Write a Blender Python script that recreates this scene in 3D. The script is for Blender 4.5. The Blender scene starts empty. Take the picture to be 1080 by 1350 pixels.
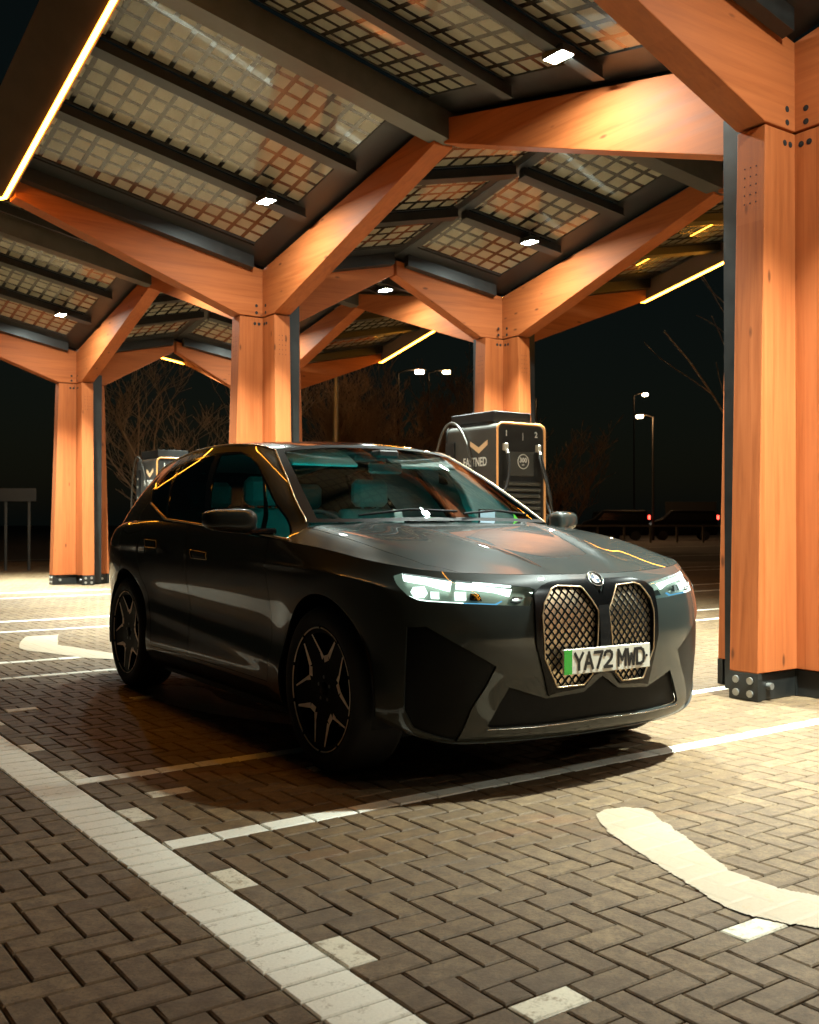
import bpy, math, random
import numpy as np
from mathutils import Vector, Matrix
from mathutils.geometry import delaunay_2d_cdt
from mathutils.bvhtree import BVHTree

SC = bpy.context.scene
COL = SC.collection
R = math.radians
random.seed(7)

# ---------------------------------------------------------------- helpers
def tag(o, label=None, cat=None, group=None, kind=None):
    if label: o['label'] = label
    if cat: o['category'] = cat
    if group: o['group'] = group
    if kind: o['kind'] = kind
    return o

def empty(name, loc=(0, 0, 0), rz=0.0, parent=None):
    o = bpy.data.objects.new(name, None)
    o.empty_display_size = 0.1
    COL.objects.link(o)
    o.location = loc
    o.rotation_euler = (0, 0, rz)
    if parent: o.parent = parent
    return o

def link(name, me, parent=None):
    o = bpy.data.objects.new(name, me)
    COL.objects.link(o)
    if parent: o.parent = parent
    return o

class MB:
    """collects shapes, builds ONE mesh object"""
    def __init__(s):
        s.v = []; s.f = []; s.m = []; s.sm = []; s.uv = {}
    def add(s, verts, faces, m=0, smooth=False):
        b = len(s.v)
        s.v.extend([tuple(p) for p in verts])
        for f in faces:
            s.f.append(tuple(b + i for i in f)); s.m.append(m); s.sm.append(smooth)
        return b
    def quad(s, a, b, c, d, m=0):
        s.add([a, b, c, d], [(0, 1, 2, 3)], m)
    def box(s, c, h, m=0, rot=None):
        vs = []
        for z in (-1, 1):
            for x, y in ((-1, -1), (1, -1), (1, 1), (-1, 1)):
                p = Vector((x * h[0], y * h[1], z * h[2]))
                if rot is not None: p = rot @ p
                vs.append(Vector(c) + p)
        s.add(vs, [(3, 2, 1, 0), (4, 5, 6, 7), (0, 1, 5, 4), (1, 2, 6, 5), (2, 3, 7, 6), (3, 0, 4, 7)], m)
    def bbox(s, c, h, b=0.01, m=0, rot=None):
        """box with chamfered edges"""
        vs = []; idx = {}
        for sx in (-1, 1):
            for sy in (-1, 1):
                for sz in (-1, 1):
                    for ax in range(3):
                        p = [sx * (h[0] - b), sy * (h[1] - b), sz * (h[2] - b)]
                        p[ax] = (sx, sy, sz)[ax] * h[ax]
                        idx[(sx, sy, sz, ax)] = len(vs)
                        q = Vector(p)
                        if rot is not None: q = rot @ q
                        vs.append(Vector(c) + q)
        fs = []
        S = (-1, 1)
        for ax in range(3):
            o = [i for i in range(3) if i != ax]
            for sg in S:
                ring = []
                for a, bb in ((-1, -1), (1, -1), (1, 1), (-1, 1)):
                    k = [0, 0, 0]; k[ax] = sg; k[o[0]] = a; k[o[1]] = bb
                    ring.append(idx[(k[0], k[1], k[2], ax)])
                flip = (sg > 0) != (ax == 1)
                fs.append(ring if flip else ring[::-1])
        for ax in range(3):                     # edges along ax
            o = [i for i in range(3) if i != ax]
            for a in S:
                for bb in S:
                    q = []
                    for sg, fa in ((-1, o[0]), (1, o[0]), (1, o[1]), (-1, o[1])):
                        k = [0, 0, 0]; k[ax] = sg; k[o[0]] = a; k[o[1]] = bb
                        q.append(idx[(k[0], k[1], k[2], fa)])
                    fs.append(q)
        for sx in S:
            for sy in S:
                for sz in S:
                    fs.append([idx[(sx, sy, sz, i)] for i in range(3)])
        # make windings outward
        cc = Vector(c); out = []
        for f in fs:
            p = [vs[i] for i in f]
            n = (p[1] - p[0]).cross(p[2] - p[0])
            ctr = sum(p, Vector()) / len(p) - cc
            out.append(list(f) if n.dot(ctr) >= 0 else list(f)[::-1])
        s.add(vs, out, m)
    def tube(s, pts, rad, n=8, m=0, caps=True, smooth=True, flat=None):
        pts = [Vector(p) for p in pts]
        if not isinstance(rad, (list, tuple)): rad = [rad] * len(pts)
        rings = []; up = None; vs = []
        for i, p in enumerate(pts):
            t = (pts[min(i + 1, len(pts) - 1)] - pts[max(i - 1, 0)])
            if t.length < 1e-9: t = Vector((0, 0, 1))
            t.normalize()
            if up is None:
                up = Vector((0, 0, 1)) if abs(t.z) < .9 else Vector((1, 0, 0))
            a = t.cross(up)
            if a.length < 1e-6: a = t.cross(Vector((0, 1, 0)))
            a.normalize(); b = a.cross(t).normalized(); up = b
            for k in range(n):
                an = 2 * math.pi * k / n
                vs.append(p + (a * math.cos(an) + b * math.sin(an)) * rad[i])
        fs = []
        for i in range(len(pts) - 1):
            for k in range(n):
                k2 = (k + 1) % n
                fs.append((i * n + k, (i + 1) * n + k, (i + 1) * n + k2, i * n + k2))
        s.add(vs, fs, m, smooth)
        if caps:
            e = (len(pts) - 1) * n
            s.add(vs[:n], [tuple(range(n))], m); s.add(vs[e:], [tuple(range(n))[::-1]], m)
    def prism(s, poly, axis_fn, m=0):
        """poly: list of 2D pts; axis_fn(p, k) -> 3D for k = 0, 1 (two sides)"""
        n = len(poly)
        a = [axis_fn(p, 0) for p in poly]; b = [axis_fn(p, 1) for p in poly]
        s.add(a + b, [tuple(range(n))[::-1], tuple(range(n, 2 * n))] +
              [(i, (i + 1) % n, n + (i + 1) % n, n + i) for i in range(n)], m)
    def lathe(s, prof, n=48, m=0, axis='y', smooth=True, c=(0, 0, 0)):
        vs = []
        for r, h in prof:
            for k in range(n):
                an = 2 * math.pi * k / n
                if axis == 'y': vs.append((c[0] + r * math.cos(an), c[1] + h, c[2] + r * math.sin(an)))
                else: vs.append((c[0] + r * math.cos(an), c[1] + r * math.sin(an), c[2] + h))
        fs = []
        for i in range(len(prof) - 1):
            for k in range(n):
                k2 = (k + 1) % n
                fs.append((i * n + k, i * n + k2, (i + 1) * n + k2, (i + 1) * n + k))
        s.add(vs, fs, m, smooth)
    def build(s, name, mats, parent=None, loc=None, uvs=None, auto=False):
        me = bpy.data.meshes.new(name)
        me.from_pydata(s.v, [], s.f)
        if not isinstance(mats, (list, tuple)): mats = [mats]
        for mm in mats: me.materials.append(mm)
        if len(s.f):
            me.polygons.foreach_set('material_index', s.m)
            me.polygons.foreach_set('use_smooth', s.sm)
        if uvs is not None:
            l = me.uv_layers.new(name='UVMap')
            for li, lp in enumerate(me.loops):
                l.data[li].uv = uvs[lp.vertex_index]
        me.update()
        o = link(name, me, parent)
        if loc is not None: o.location = loc
        return o

# ---------------------------------------------------------------- node materials
def mat(name, base=(.5, .5, .5), rough=.5, metal=0., spec=.5, coat=0., coat_rough=.05, emit=None, es=1., alpha=None):
    m = bpy.data.materials.new(name); m.use_nodes = True
    b = m.node_tree.nodes['Principled BSDF']
    b.inputs['Base Color'].default_value = (*base, 1)
    b.inputs['Roughness'].default_value = rough
    b.inputs['Metallic'].default_value = metal
    b.inputs['Specular IOR Level'].default_value = spec
    b.inputs['Coat Weight'].default_value = coat
    b.inputs['Coat Roughness'].default_value = coat_rough
    if emit:
        b.inputs['Emission Color'].default_value = (*emit, 1)
        b.inputs['Emission Strength'].default_value = es
    return m

class NT:
    """tiny node-graph helper"""
    def __init__(s, m):
        s.t = m.node_tree; s.b = s.t.nodes.get('Principled BSDF')
    def n(s, typ, **kw):
        nd = s.t.nodes.new(typ)
        for k, v in kw.items():
            if k.startswith('_'): setattr(nd, k[1:], v)
            else: s.set(nd, k, v)
        return nd
    def set(s, nd, k, v):
        k = k.replace('__', ' ')
        i = nd.inputs[int(k[1:])] if (k[0] == 'i' and k[1:].isdigit()) else nd.inputs[k]
        if hasattr(v, 'is_output') or isinstance(v, bpy.types.NodeSocket): s.t.links.new(v, i)
        else: i.default_value = v
    def math(s, op, a, b=None, c=None):
        nd = s.t.nodes.new('ShaderNodeMath'); nd.operation = op
        for i, v in enumerate((a, b, c)):
            if v is None: continue
            if isinstance(v, bpy.types.NodeSocket): s.t.links.new(v, nd.inputs[i])
            else: nd.inputs[i].default_value = v
        return nd.outputs[0]
    def mix(s, f, a, b, typ='RGBA', blend='MIX'):
        nd = s.t.nodes.new('ShaderNodeMix'); nd.data_type = typ; nd.blend_type = blend
        ia, ib = (6, 7) if typ == 'RGBA' else (2, 3)
        for i, v in ((0, f), (ia, a), (ib, b)):
            if isinstance(v, bpy.types.NodeSocket): s.t.links.new(v, nd.inputs[i])
            elif i in (6, 7): nd.inputs[i].default_value = (*v, 1) if len(v) == 3 else v
            else: nd.inputs[i].default_value = v
        return nd.outputs[2 if typ == 'RGBA' else 0]
    def ramp(s, f, stops):
        nd = s.t.nodes.new('ShaderNodeValToRGB')
        el = nd.color_ramp.elements
        while len(el) < len(stops): el.new(.5)
        for e, (p, c) in zip(el, stops):
            e.position = p; e.color = (*c, 1) if len(c) == 3 else c
        s.t.links.new(f, nd.inputs[0]); return nd.outputs[0]
    def noise(s, vec, scale, detail=4, rough=.5, dist=0):
        nd = s.t.nodes.new('ShaderNodeTexNoise')
        if vec is not None: s.t.links.new(vec, nd.inputs['Vector'])
        nd.inputs['Scale'].default_value = scale; nd.inputs['Detail'].default_value = detail
        nd.inputs['Roughness'].default_value = rough; nd.inputs['Distortion'].default_value = dist
        return nd.outputs[0]
    def mapping(s, vec, scale=(1, 1, 1), loc=(0, 0, 0), rot=(0, 0, 0)):
        nd = s.t.nodes.new('ShaderNodeMapping'); s.t.links.new(vec, nd.inputs[0])
        nd.inputs['Scale'].default_value = scale; nd.inputs['Location'].default_value = loc
        nd.inputs['Rotation'].default_value = rot; return nd.outputs[0]
    def bump(s, h, strength=.3, dist=.01):
        nd = s.t.nodes.new('ShaderNodeBump'); s.t.links.new(h, nd.inputs['Height'])
        nd.inputs['Strength'].default_value = strength; nd.inputs['Distance'].default_value = dist
        s.t.links.new(nd.outputs[0], s.b.inputs['Normal']); return nd

def coords(nt, kind='Object'):
    return nt.t.nodes.new('ShaderNodeTexCoord').outputs[kind]

def glass(name, tint, refl=1.0, rough=0.0):
    """thin pane: tinted transparency + fresnel gloss"""
    m = bpy.data.materials.new(name); m.use_nodes = True
    t = m.node_tree; t.nodes.clear()
    out = t.nodes.new('ShaderNodeOutputMaterial'); mx = t.nodes.new('ShaderNodeMixShader')
    tr = t.nodes.new('ShaderNodeBsdfTransparent'); gl = t.nodes.new('ShaderNodeBsdfGlossy')
    fr = t.nodes.new('ShaderNodeFresnel'); fr.inputs['IOR'].default_value = 1.5
    tr.inputs[0].default_value = (*tint, 1); gl.inputs['Roughness'].default_value = rough
    gl.inputs['Color'].default_value = (refl, refl, refl, 1)
    t.links.new(fr.outputs[0], mx.inputs[0]); t.links.new(tr.outputs[0], mx.inputs[1])
    t.links.new(gl.outputs[0], mx.inputs[2]); t.links.new(mx.outputs[0], out.inputs[0])
    return m

def lamp(name, col, strength, vis=None):
    m = bpy.data.materials.new(name); m.use_nodes = True
    t = m.node_tree; t.nodes.clear()
    out = t.nodes.new('ShaderNodeOutputMaterial'); e = t.nodes.new('ShaderNodeEmission')
    e.inputs[0].default_value = (*col, 1); e.inputs[1].default_value = strength
    t.links.new(e.outputs[0], out.inputs[0]); return m

M = {}
# glulam timber: grain runs along local X
def make_wood(name, along, tone=1.0):
    m = mat(name, (.5, .22, .08), .55, 0, .22); nt = NT(m)
    oc = coords(nt)
    info = nt.n('ShaderNodeObjectInfo').outputs['Random']
    cx = nt.n('ShaderNodeCombineXYZ', X=nt.math('MULTIPLY', info, 37.), Y=nt.math('MULTIPLY', info, 11.), Z=nt.math('MULTIPLY', info, 5.)).outputs[0]
    ad = nt.n('ShaderNodeVectorMath', _operation='ADD', i0=oc, i1=cx).outputs[0]
    sc = (1.2, 26, 26) if along == 'x' else (26, 26, 1.2)
    grain = nt.noise(nt.mapping(ad, sc), 1.0, 5, .6, .4)
    sc2 = (.5, 3.2, 3.2) if along == 'x' else (3.2, 3.2, .5)
    tone_n = nt.noise(nt.mapping(ad, sc2), 1.2, 3, .5)
    # laminations about 45 mm thick, each with its own tone
    sep = nt.n('ShaderNodeSeparateXYZ', Vector=oc)
    hz = sep.outputs[2] if along == 'x' else sep.outputs[0]
    lam = nt.math('FLOOR', nt.math('DIVIDE', hz, .09))
    ln = nt.n('ShaderNodeTexWhiteNoise', _noise_dimensions='2D', Vector=nt.n('ShaderNodeCombineXYZ', X=lam, Y=nt.math('MULTIPLY', info, 50.)).outputs[0]).outputs[0]
    c1 = nt.ramp(grain, [(.25, (.255 * tone, .062 * tone, .0145 * tone)), (.5, (.365 * tone, .097 * tone, .0245 * tone)), (.75, (.44 * tone, .125 * tone, .0345 * tone))])
    c2 = nt.mix(nt.math('MULTIPLY', nt.math('SUBTRACT', tone_n, .35), .7), c1, (.20 * tone, .052 * tone, .013 * tone))
    c3 = nt.mix(nt.math('MULTIPLY', ln, .34), c2, (.50 * tone, .15 * tone, .048 * tone))
    # knots
    vo = nt.n('ShaderNodeTexVoronoi', Vector=nt.mapping(ad, (2.0, 5.5, 5.5) if along == 'x' else (5.5, 5.5, 2.0)), Scale=1.0, Randomness=1.0).outputs['Distance']
    kn = nt.ramp(vo, [(.05, (1, 1, 1)), (.11, (0, 0, 0))])
    c4 = nt.mix(nt.math('MULTIPLY', kn, .75), c3, (.06, .018, .006))
    nt.set(nt.b, 'Base Color', c4)
    nt.set(nt.b, 'Roughness', nt.math('MULTIPLY_ADD', grain, .25, .5))
    nt.bump(grain, .12, .004)
    return m
M['wood_x'] = make_wood('glulam_beam', 'x')
M['wood_z'] = make_wood('glulam_post', 'z')

def noisy(name, a, b, scale, rough, metal=0., bump=0., spec=.5, detail=5, coat=0.):
    m = mat(name, a, rough, metal, spec, coat); nt = NT(m); oc = coords(nt)
    f = nt.noise(oc, scale, detail, .6)
    nt.set(nt.b, 'Base Color', nt.mix(nt.ramp(f, [(.3, (0, 0, 0)), (.7, (1, 1, 1))]), a, b))
    nt.set(nt.b, 'Roughness', nt.math('MULTIPLY_ADD', f, .2, rough - .1))
    if bump: nt.bump(f, bump, .01)
    return m
M['steel'] = noisy('dark_coated_steel', (.008, .009, .0085), (.015, .0155, .014), 9, .42)
M['steel_grey'] = noisy('grey_coated_steel', (.060, .056, .046), (.085, .08, .066), 5, .38, .2)
M['bolt'] = noisy('galvanised_bolt', (.35, .34, .31), (.5, .49, .45), 40, .4, .8)
M['hole'] = mat('bolt_recess', (.01, .009, .008), .8)
M['fascia'] = noisy('fascia_metal', (.13, .075, .042), (.17, .10, .06), 4, .5)

# solar module: opaque square cells between two panes of glass, gaps see-through
def make_pv():
    m = bpy.data.materials.new('glass_solar_module'); m.use_nodes = True
    nt = NT(m); uv = coords(nt, 'UV')
    sep = nt.n('ShaderNodeSeparateXYZ', Vector=uv)
    def line(s):
        fr = nt.math('FRACT', nt.math('DIVIDE', s, .205))
        d = nt.math('ABSOLUTE', nt.math('SUBTRACT', fr, .5))
        return nt.math('LESS_THAN', d, .378)
    cell = nt.math('MULTIPLY', line(sep.outputs[0]), line(sep.outputs[1]))
    n1 = nt.noise(uv, 2.3, 4, .6); n2 = nt.noise(uv, 60, 2, .5)
    base = nt.mix(n1, (.22, .215, .155), (.31, .30, .22))
    base = nt.mix(nt.math('MULTIPLY', n2, .3), base, (.12, .10, .07))
    gap = nt.mix(n1, (.006, .006, .005), (.014, .012, .009))
    nt.set(nt.b, 'Base Color', nt.mix(cell, gap, base))
    nt.set(nt.b, 'Roughness', nt.math('MULTIPLY_ADD', cell, .3, .2))
    nt.b.inputs['Coat Weight'].default_value = 1.
    nt.b.inputs['Coat IOR'].default_value = 1.5
    nt.b.inputs['Coat Roughness'].default_value = .0
    return m
M['pv'] = make_pv()
M['down'] = lamp('downlight_lens', (.88, 1.0, .92), 1350.)
M['led'] = lamp('warm_led_line', (1.0, .37, .030), 38.)
# ---------------------------------------------------------------- frame of the site: u along the bays, v across
GA = -0.9548426
UX, UY = math.cos(GA), math.sin(GA)
def g2w(u, v, z=0.): return Vector((UX * u - UY * v, UY * u + UX * v, z))
CAM_H = 1.1705

# ---------------------------------------------------------------- timber canopy
SKEW = .169
SL = .205
Z0 = 4.45
canopy = empty('charging_canopy', (0, 0, 0), GA)
tag(canopy, 'timber charging canopy on branching glulam columns with a folded glass solar roof over the parked car', 'canopy')

W_ARM = .115
def build_column():
    """one cruciform column, local frame: origin at its foot, x along u, y along v"""
    core = MB()
    core.box((0, 0, 2.28), (.085, .085, 2.02))
    core.box((0, 0, .10), (.10, .10, .095))
    col = core.build('timber_column', M['steel'], canopy)
    bolt_me = None
    for k in range(4):
        rz = k * math.pi / 2
        lg = MB()
        prof = [(.087, .185), (.535, .185), (.432, 3.80), (.087, 3.80)]
        lg.prism(prof, lambda p, s: Vector((p[0], (-.11, .11)[1 - s], p[1])))
        for dz in (3.3, 3.36, 3.42, 3.48, 3.54):
            for dy in (-.045, 0, .045):
                xx = .432 + (3.8 - dz) * .0285
                lg.add([(xx + .0012, dy + .006 * math.cos(a), dz + .006 * math.sin(a)) for a in (0, 1.05, 2.09, 3.14, 4.19, 5.24)], [(0, 1, 2, 3, 4, 5)], 1)
        o = lg.build('post', [M['wood_z'], M['hole']], col); o.rotation_euler = (0, 0, rz)
        bv = o.modifiers.new('bevel', 'BEVEL'); bv.width = .006; bv.segments = 2; bv.limit_method = 'ANGLE'
        sh = MB()
        sh.box((.30, 0, .09), (.20, .088, .085))
        sh.box((.515, 0, .095), (.022, .112, .09), 0)
        for a in (-.055, .055):
            for b in (.05, .135):
                sh.tube([(.536, a, b), (.548, a, b)], .024, 10, 1)
        sh.tube([(.40, -.125, .095), (.40, .125, .095)], .022, 10, 1)
        s_ = sh.build('base_shoe', [M['steel'], M['bolt']], col); s_.rotation_euler = (0, 0, rz)
        if k in (0, 3):
            for (dx, dz) in ((.20, 3.86), (.20, 3.95), (.16, 3.72), (.22, 3.72)):
                for sd in (-1, 1):
                    if bolt_me is None:
                        bo = MB()
                        bo.tube([(0, -.001, 0), (0, .0015, 0)], .021, 12, 0); bo.tube([(0, .0005, 0), (0, .004, 0)], .010, 6, 0)
                        b_ = bo.build('bolt', M['hole'], col); bolt_me = b_.data
                    else: b_ = link('bolt', bolt_me, col)
                    an = rz
                    p = Matrix.Rotation(an, 3, 'Z') @ Vector((dx, sd * (.1155 if dz > 3.8 else .1105), dz))
                    b_.location = p; b_.rotation_euler = (0, 0, an + (0 if sd > 0 else math.pi))
    # black service channel in the re-entrant corners
    ch = MB()
    for sx, sy in ((-1, -1), (1, 1)):
        ch.box((sx * .215, sy * .215, 2.0), (.10, .10, 1.98))
    ch.build('cable_channel', M['steel'], col)
    return col

def arm_mesh(L, zend_t, zend_b):
    """arm in local frame: x outwards"""
    mb = MB()
    prof = [(.0, 4.40), (.0, 3.815), (.440, 3.815), (L, zend_b), (L, zend_t)]
    mb.prism(prof, lambda p, s: Vector((p[0], (-W_ARM, W_ARM)[1 - s], p[1])))
    me = mb.build('arm', M['wood_x'], None)
    return me
arm_protos = {}
def add_arm(col, ang, L, kind):
    key = (kind, round(L, 3))
    if key not in arm_protos:
        zt = 4.40 + SL * L
        zb = zt - (.25 if kind != 'inner' else .20)
        arm_protos[key] = arm_mesh(L, zt, zb)
        bv = arm_protos[key].modifiers.new('bevel', 'BEVEL'); bv.width = .007; bv.segments = 2
        bv.limit_method = 'ANGLE'
        o = arm_protos[key]
    else:
        o = arm_protos[key].copy(); COL.objects.link(o)
    o.parent = col; o.rotation_euler = (0, 0, ang)
    # neighbouring arms meet on the column axis: sink alternate arms slightly
    return o

col_proto = build_column()
def copy_tree(o, parent=None):
    c = o.copy(); COL.objects.link(c)
    if parent: c.parent = parent
    for ch in list(o.children): copy_tree(ch, c)
    return c

COLS = [(-4.24, 6.23, 'A'), (3.45, 6.23, 'A'), (-11.93, 6.16, 'A'), (-19.62, 6.16, 'A'),  # second column stands out of view, added to light the car's front
        (-3.64, 9.70, 'B'), (-11.33, 9.70, 'B'), (-19.02, 9.70, 'B')]
LU, LI = 3.845, 1.77
LOS = {'A': 3.24, 'B': 2.97}
RL = math.hypot(1, SKEW)
base_children = list(col_proto.children)
for i, (u, v, row) in enumerate(COLS):
    c = col_proto
    if i:
        c = col_proto.copy(); COL.objects.link(c); c.parent = canopy
        for ch in base_children:
            d = ch.copy(); COL.objects.link(d); d.parent = c
    c.location = (u, v, 0)
    av = math.atan2(1, SKEW)
    add_arm(c, 0., LU - .03, 'u'); add_arm(c, math.pi, LU - .03, 'u')
    lo, li = (LOS[row], LI * RL)
    if row == 'A':
        add_arm(c, 1.5 * math.pi, lo - .06, 'outer'); add_arm(c, av, li - .02, 'inner')
    else:
        add_arm(c, .5 * math.pi, lo - .06, 'outer'); add_arm(c, av + math.pi, li - .02, 'inner')

# dark steel caps where four arms meet the roof in the column head, and roof sections
downlights = []
def roof_section(u0, v0, su, sv, Lv):
    SK = 0. if Lv > 2 else SKEW
    def P(du, dv, dz=0.):
        return Vector((u0 + su * du + SK * sv * dv, v0 + sv * dv, Z0 + SL * (du + dv) + dz))
    flip = (su * sv) < 0
    def slab(mb, a0, a1, b0, b1, z0, z1, m=0):
        vs = [P(a0, b0, z0), P(a1, b0, z0), P(a1, b1, z0), P(a0, b1, z0), P(a0, b0, z1), P(a1, b0, z1), P(a1, b1, z1), P(a0, b1, z1)]
        fs = [(3, 2, 1, 0), (4, 5, 6, 7), (0, 1, 5, 4), (1, 2, 6, 5), (2, 3, 7, 6), (3, 0, 4, 7)]
        if flip: fs = [f[::-1] for f in fs]
        mb.add(vs, fs, m)
    d = MB()
    dv0 = .40; dv1 = Lv - .10
    slab(d, .06, .44, .06, Lv - .004, -.006, .05)               # valley gutter over the v arm
    slab(d, .441, LU - .002, .06, dv0 - .001, -.012, .045)      # gutter over the u arm
    slab(d, .441, LU - .002, dv1 + .001, Lv - .004, -.012, .045)  # outer edge
    slab(d, .15, .24, .30, dv1, -.16, -.008)                    # gutter edge profile
    root = d.build('roof_section', M['steel'], canopy)
    xs = [(.50, 1.44), (1.60, 2.54), (2.70, 3.62)]
    for (a, b) in xs:
        s = MB(); slab(s, a, b, dv0 + .02, dv1 - .02, .0, .022)
        uvs = []
        for (aa, bb) in ((a, dv0), (b, dv0), (b, dv1), (a, dv1)) * 2:
            uvs.append((aa - a + .006, bb - dv0 + .02))
        s.build('solar_module', M['pv'], root, uvs=uvs)
        f = MB()
        slab(f, a - .02, a - .001, dv0, dv1, -.012, .03); slab(f, b + .001, b + .02, dv0, dv1, -.012, .03)
        slab(f, a, b, dv0, dv0 + .02, -.013, .031); slab(f, a, b, dv1 - .02, dv1, -.013, .031)
        f.build('module_frame', M['steel'], root)
    for a in (1.52, 2.62):
        p = MB()
        slab(p, a - .040, a + .040, .30, Lv - .05, -.115, -.014)
        slab(p, a - .065, a + .065, .30, Lv - .05, -.127, -.116)
        p.build('purlin', M['steel'], root)
    return root, P

sections = []
for (u, v, row) in COLS:
    for su in (-1, 1):
        for sv in (-1, 1):
            outer = (sv < 0) == (row == 'A')
            r, P = roof_section(u, v, su, sv, LOS[row] if outer else LI)
            sections.append((r, P, outer, u, v, su, sv))
# ridge beams (grey box beams across the canopy) at every u ridge
for k in range(-1, 4):
    for row, v0, sv, Lv in (('A', 6.16, -1, LOS['A']), ('A', 6.16, 1, LI), ('B', 9.70, 1, LOS['B']), ('B', 9.70, -1, LI)):
        if k < 0 and row == 'B': continue
        u0 = (-4.24 if row == 'A' else -3.64) + LU - 7.69 * k
        mb = MB()
        def Q(dv, du, dz): return Vector((u0 + (0. if Lv > 2 else SKEW) * sv * dv + du, v0 + sv * dv, Z0 + SL * (LU + dv) + dz))
        for (w, z0, z1) in ((.115, -.30, -.02),):
            vs = [Q(dv, du, dz) for dv in (.0, Lv - .05) for du, dz in ((-w, z0), (w, z0), (w, z1), (-w, z1))]
            fs = [(0, 1, 2, 3), (7, 6, 5, 4), (0, 4, 5, 1), (1, 5, 6, 2), (2, 6, 7, 3), (3, 7, 4, 0)]
            if sv < 0: fs = [f[::-1] for f in fs]
            mb.add(vs, fs)
        mb.build('ridge_beam', M['steel_grey'], canopy)

# fascia boards along the two outer edges and the far gable, with the warm LED line under each
strips = []
def fascia(Pa, Pb, inward, name='fascia_board'):
    """Pa, Pb: points on the roof edge; inward: unit vector"""
    mb = MB(); n = Vector(inward)
    a, b = Vector(Pa), Vector(Pb)
    def pr(p, s): return [p + n * o + Vector((0, 0, z)) for o, z in ((-.05, -.30), (.03, -.30), (.03, .08), (-.40, .10))]
    vs = pr(a, 0) + pr(b, 0)
    mb.add(vs, [(3, 2, 1, 0), (4, 5, 6, 7), (0, 1, 5, 4), (1, 2, 6, 5), (2, 3, 7, 6), (3, 0, 4, 7)])
    mb.build(name, M['fascia'], canopy)
    st = MB()
    vs = [p + n * o + Vector((0, 0, z)) for p in (a, b) for o, z in ((-.045, -.318), (-.001, -.318), (-.001, -.302), (-.045, -.302))]
    st.add(vs, [(3, 2, 1, 0), (4, 5, 6, 7), (0, 1, 5, 4), (1, 2, 6, 5), (2, 3, 7, 6), (3, 0, 4, 7)], 0)
    strips.append((st, (a + b) / 2))
for (r, P, outer, u, v, su, sv) in sections:
    if outer:
        lo_ = LOS['A' if v < 8 else 'B']
        fascia(P(0.0, lo_), P(LU, lo_), (0, -sv, 0))
for (u, v, row) in COLS:
    if u < -18:
        for sv in (-1, 1):
            outer = (sv < 0) == (row == 'A'); Lv = LOS[row] if outer else LI
            f = lambda dv: Vector((u - LU + (0. if Lv > 2 else SKEW) * sv * dv, v + sv * dv, Z0 + SL * (LU + dv)))
            fascia(f(0), f(Lv), (1, 0, 0))
led_labels = {}
for st, mid in strips:
    w = g2w(mid.x, mid.y)
    o = st.build('led_strip', M['led'])
    for vtx in o.data.vertices:
        vtx.co = g2w(vtx.co.x, vtx.co.y, vtx.co.z)
    led_labels[o] = mid

# downlights on the first purlin of every bay
def make_downlight():
    t = empty('downlight')
    h = MB(); h.bbox((0, 0, .035), (.115, .075, .03), .008)
    h.tube([(0, .0, .06), (0, 0, .13)], .014, 8)
    h.build('lamp_housing', M['steel'], t)
    l = MB(); l.quad((-.10, -.062, .0035), (-.10, .062, .0035), (.10, .062, .0035), (.10, -.062, .0035))
    l.build('lens', M['down'], t)
    return t
dl_proto = make_downlight()
first = True
DLS = []
for (r, P, outer, u, v, su, sv) in sections:
    if sv > 0: continue
    if first: o = dl_proto; first = False
    else:
        o = dl_proto.copy(); COL.objects.link(o)
        for ch in dl_proto.children:
            d = ch.copy(); COL.objects.link(d); d.parent = o
    p = P(1.52, .74, -.15) if (u > -6 and su < 0 and v < 8) else P(1.66, .86, -.20)
    o.location = g2w(p.x, p.y, p.z)
    o.rotation_euler = (0, 0, GA + math.pi / 2 * 0)
    al = bpy.data.lights.new('downlight_beam', 'AREA'); al.shape = 'RECTANGLE'; al.size = .2; al.size_y = .124
    al.energy = 235.; al.color = (.88, 1.0, .92); al.spread = R(84)
    ao = bpy.data.objects.new('downlight_beam', al); COL.objects.link(ao); ao.parent = o; ao.location = (0, 0, .0015)
    DLS.append((o, u, v, su, sv))
# ---------------------------------------------------------------- ground
def make_ground_mat():
    m = mat('dark_jointing_sand', (.03, .026, .02), .95); nt = NT(m); oc = coords(nt)
    a = nt.noise(oc, 30, 4, .6); b = nt.noise(oc, .25, 3, .5)
    c = nt.mix(a, (.018, .013, .008), (.045, .032, .018))
    nt.set(nt.b, 'Base Color', nt.mix(nt.math('MULTIPLY', b, .4), c, (.04, .03, .018)))
    return m
M['sand'] = make_ground_mat()
def make_asphalt():
    m = mat('worn_asphalt', (.05, .045, .04), .85); nt = NT(m); oc = coords(nt)
    a = nt.noise(oc, 60, 4, .6); b = nt.noise(oc, .35, 4, .55)
    c = nt.mix(a, (.03, .026, .022), (.075, .066, .055))
    nt.set(nt.b, 'Base Color', nt.mix(nt.math('MULTIPLY', b, .6), c, (.045, .036, .027)))
    return m
M['asphalt'] = make_asphalt()

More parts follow.
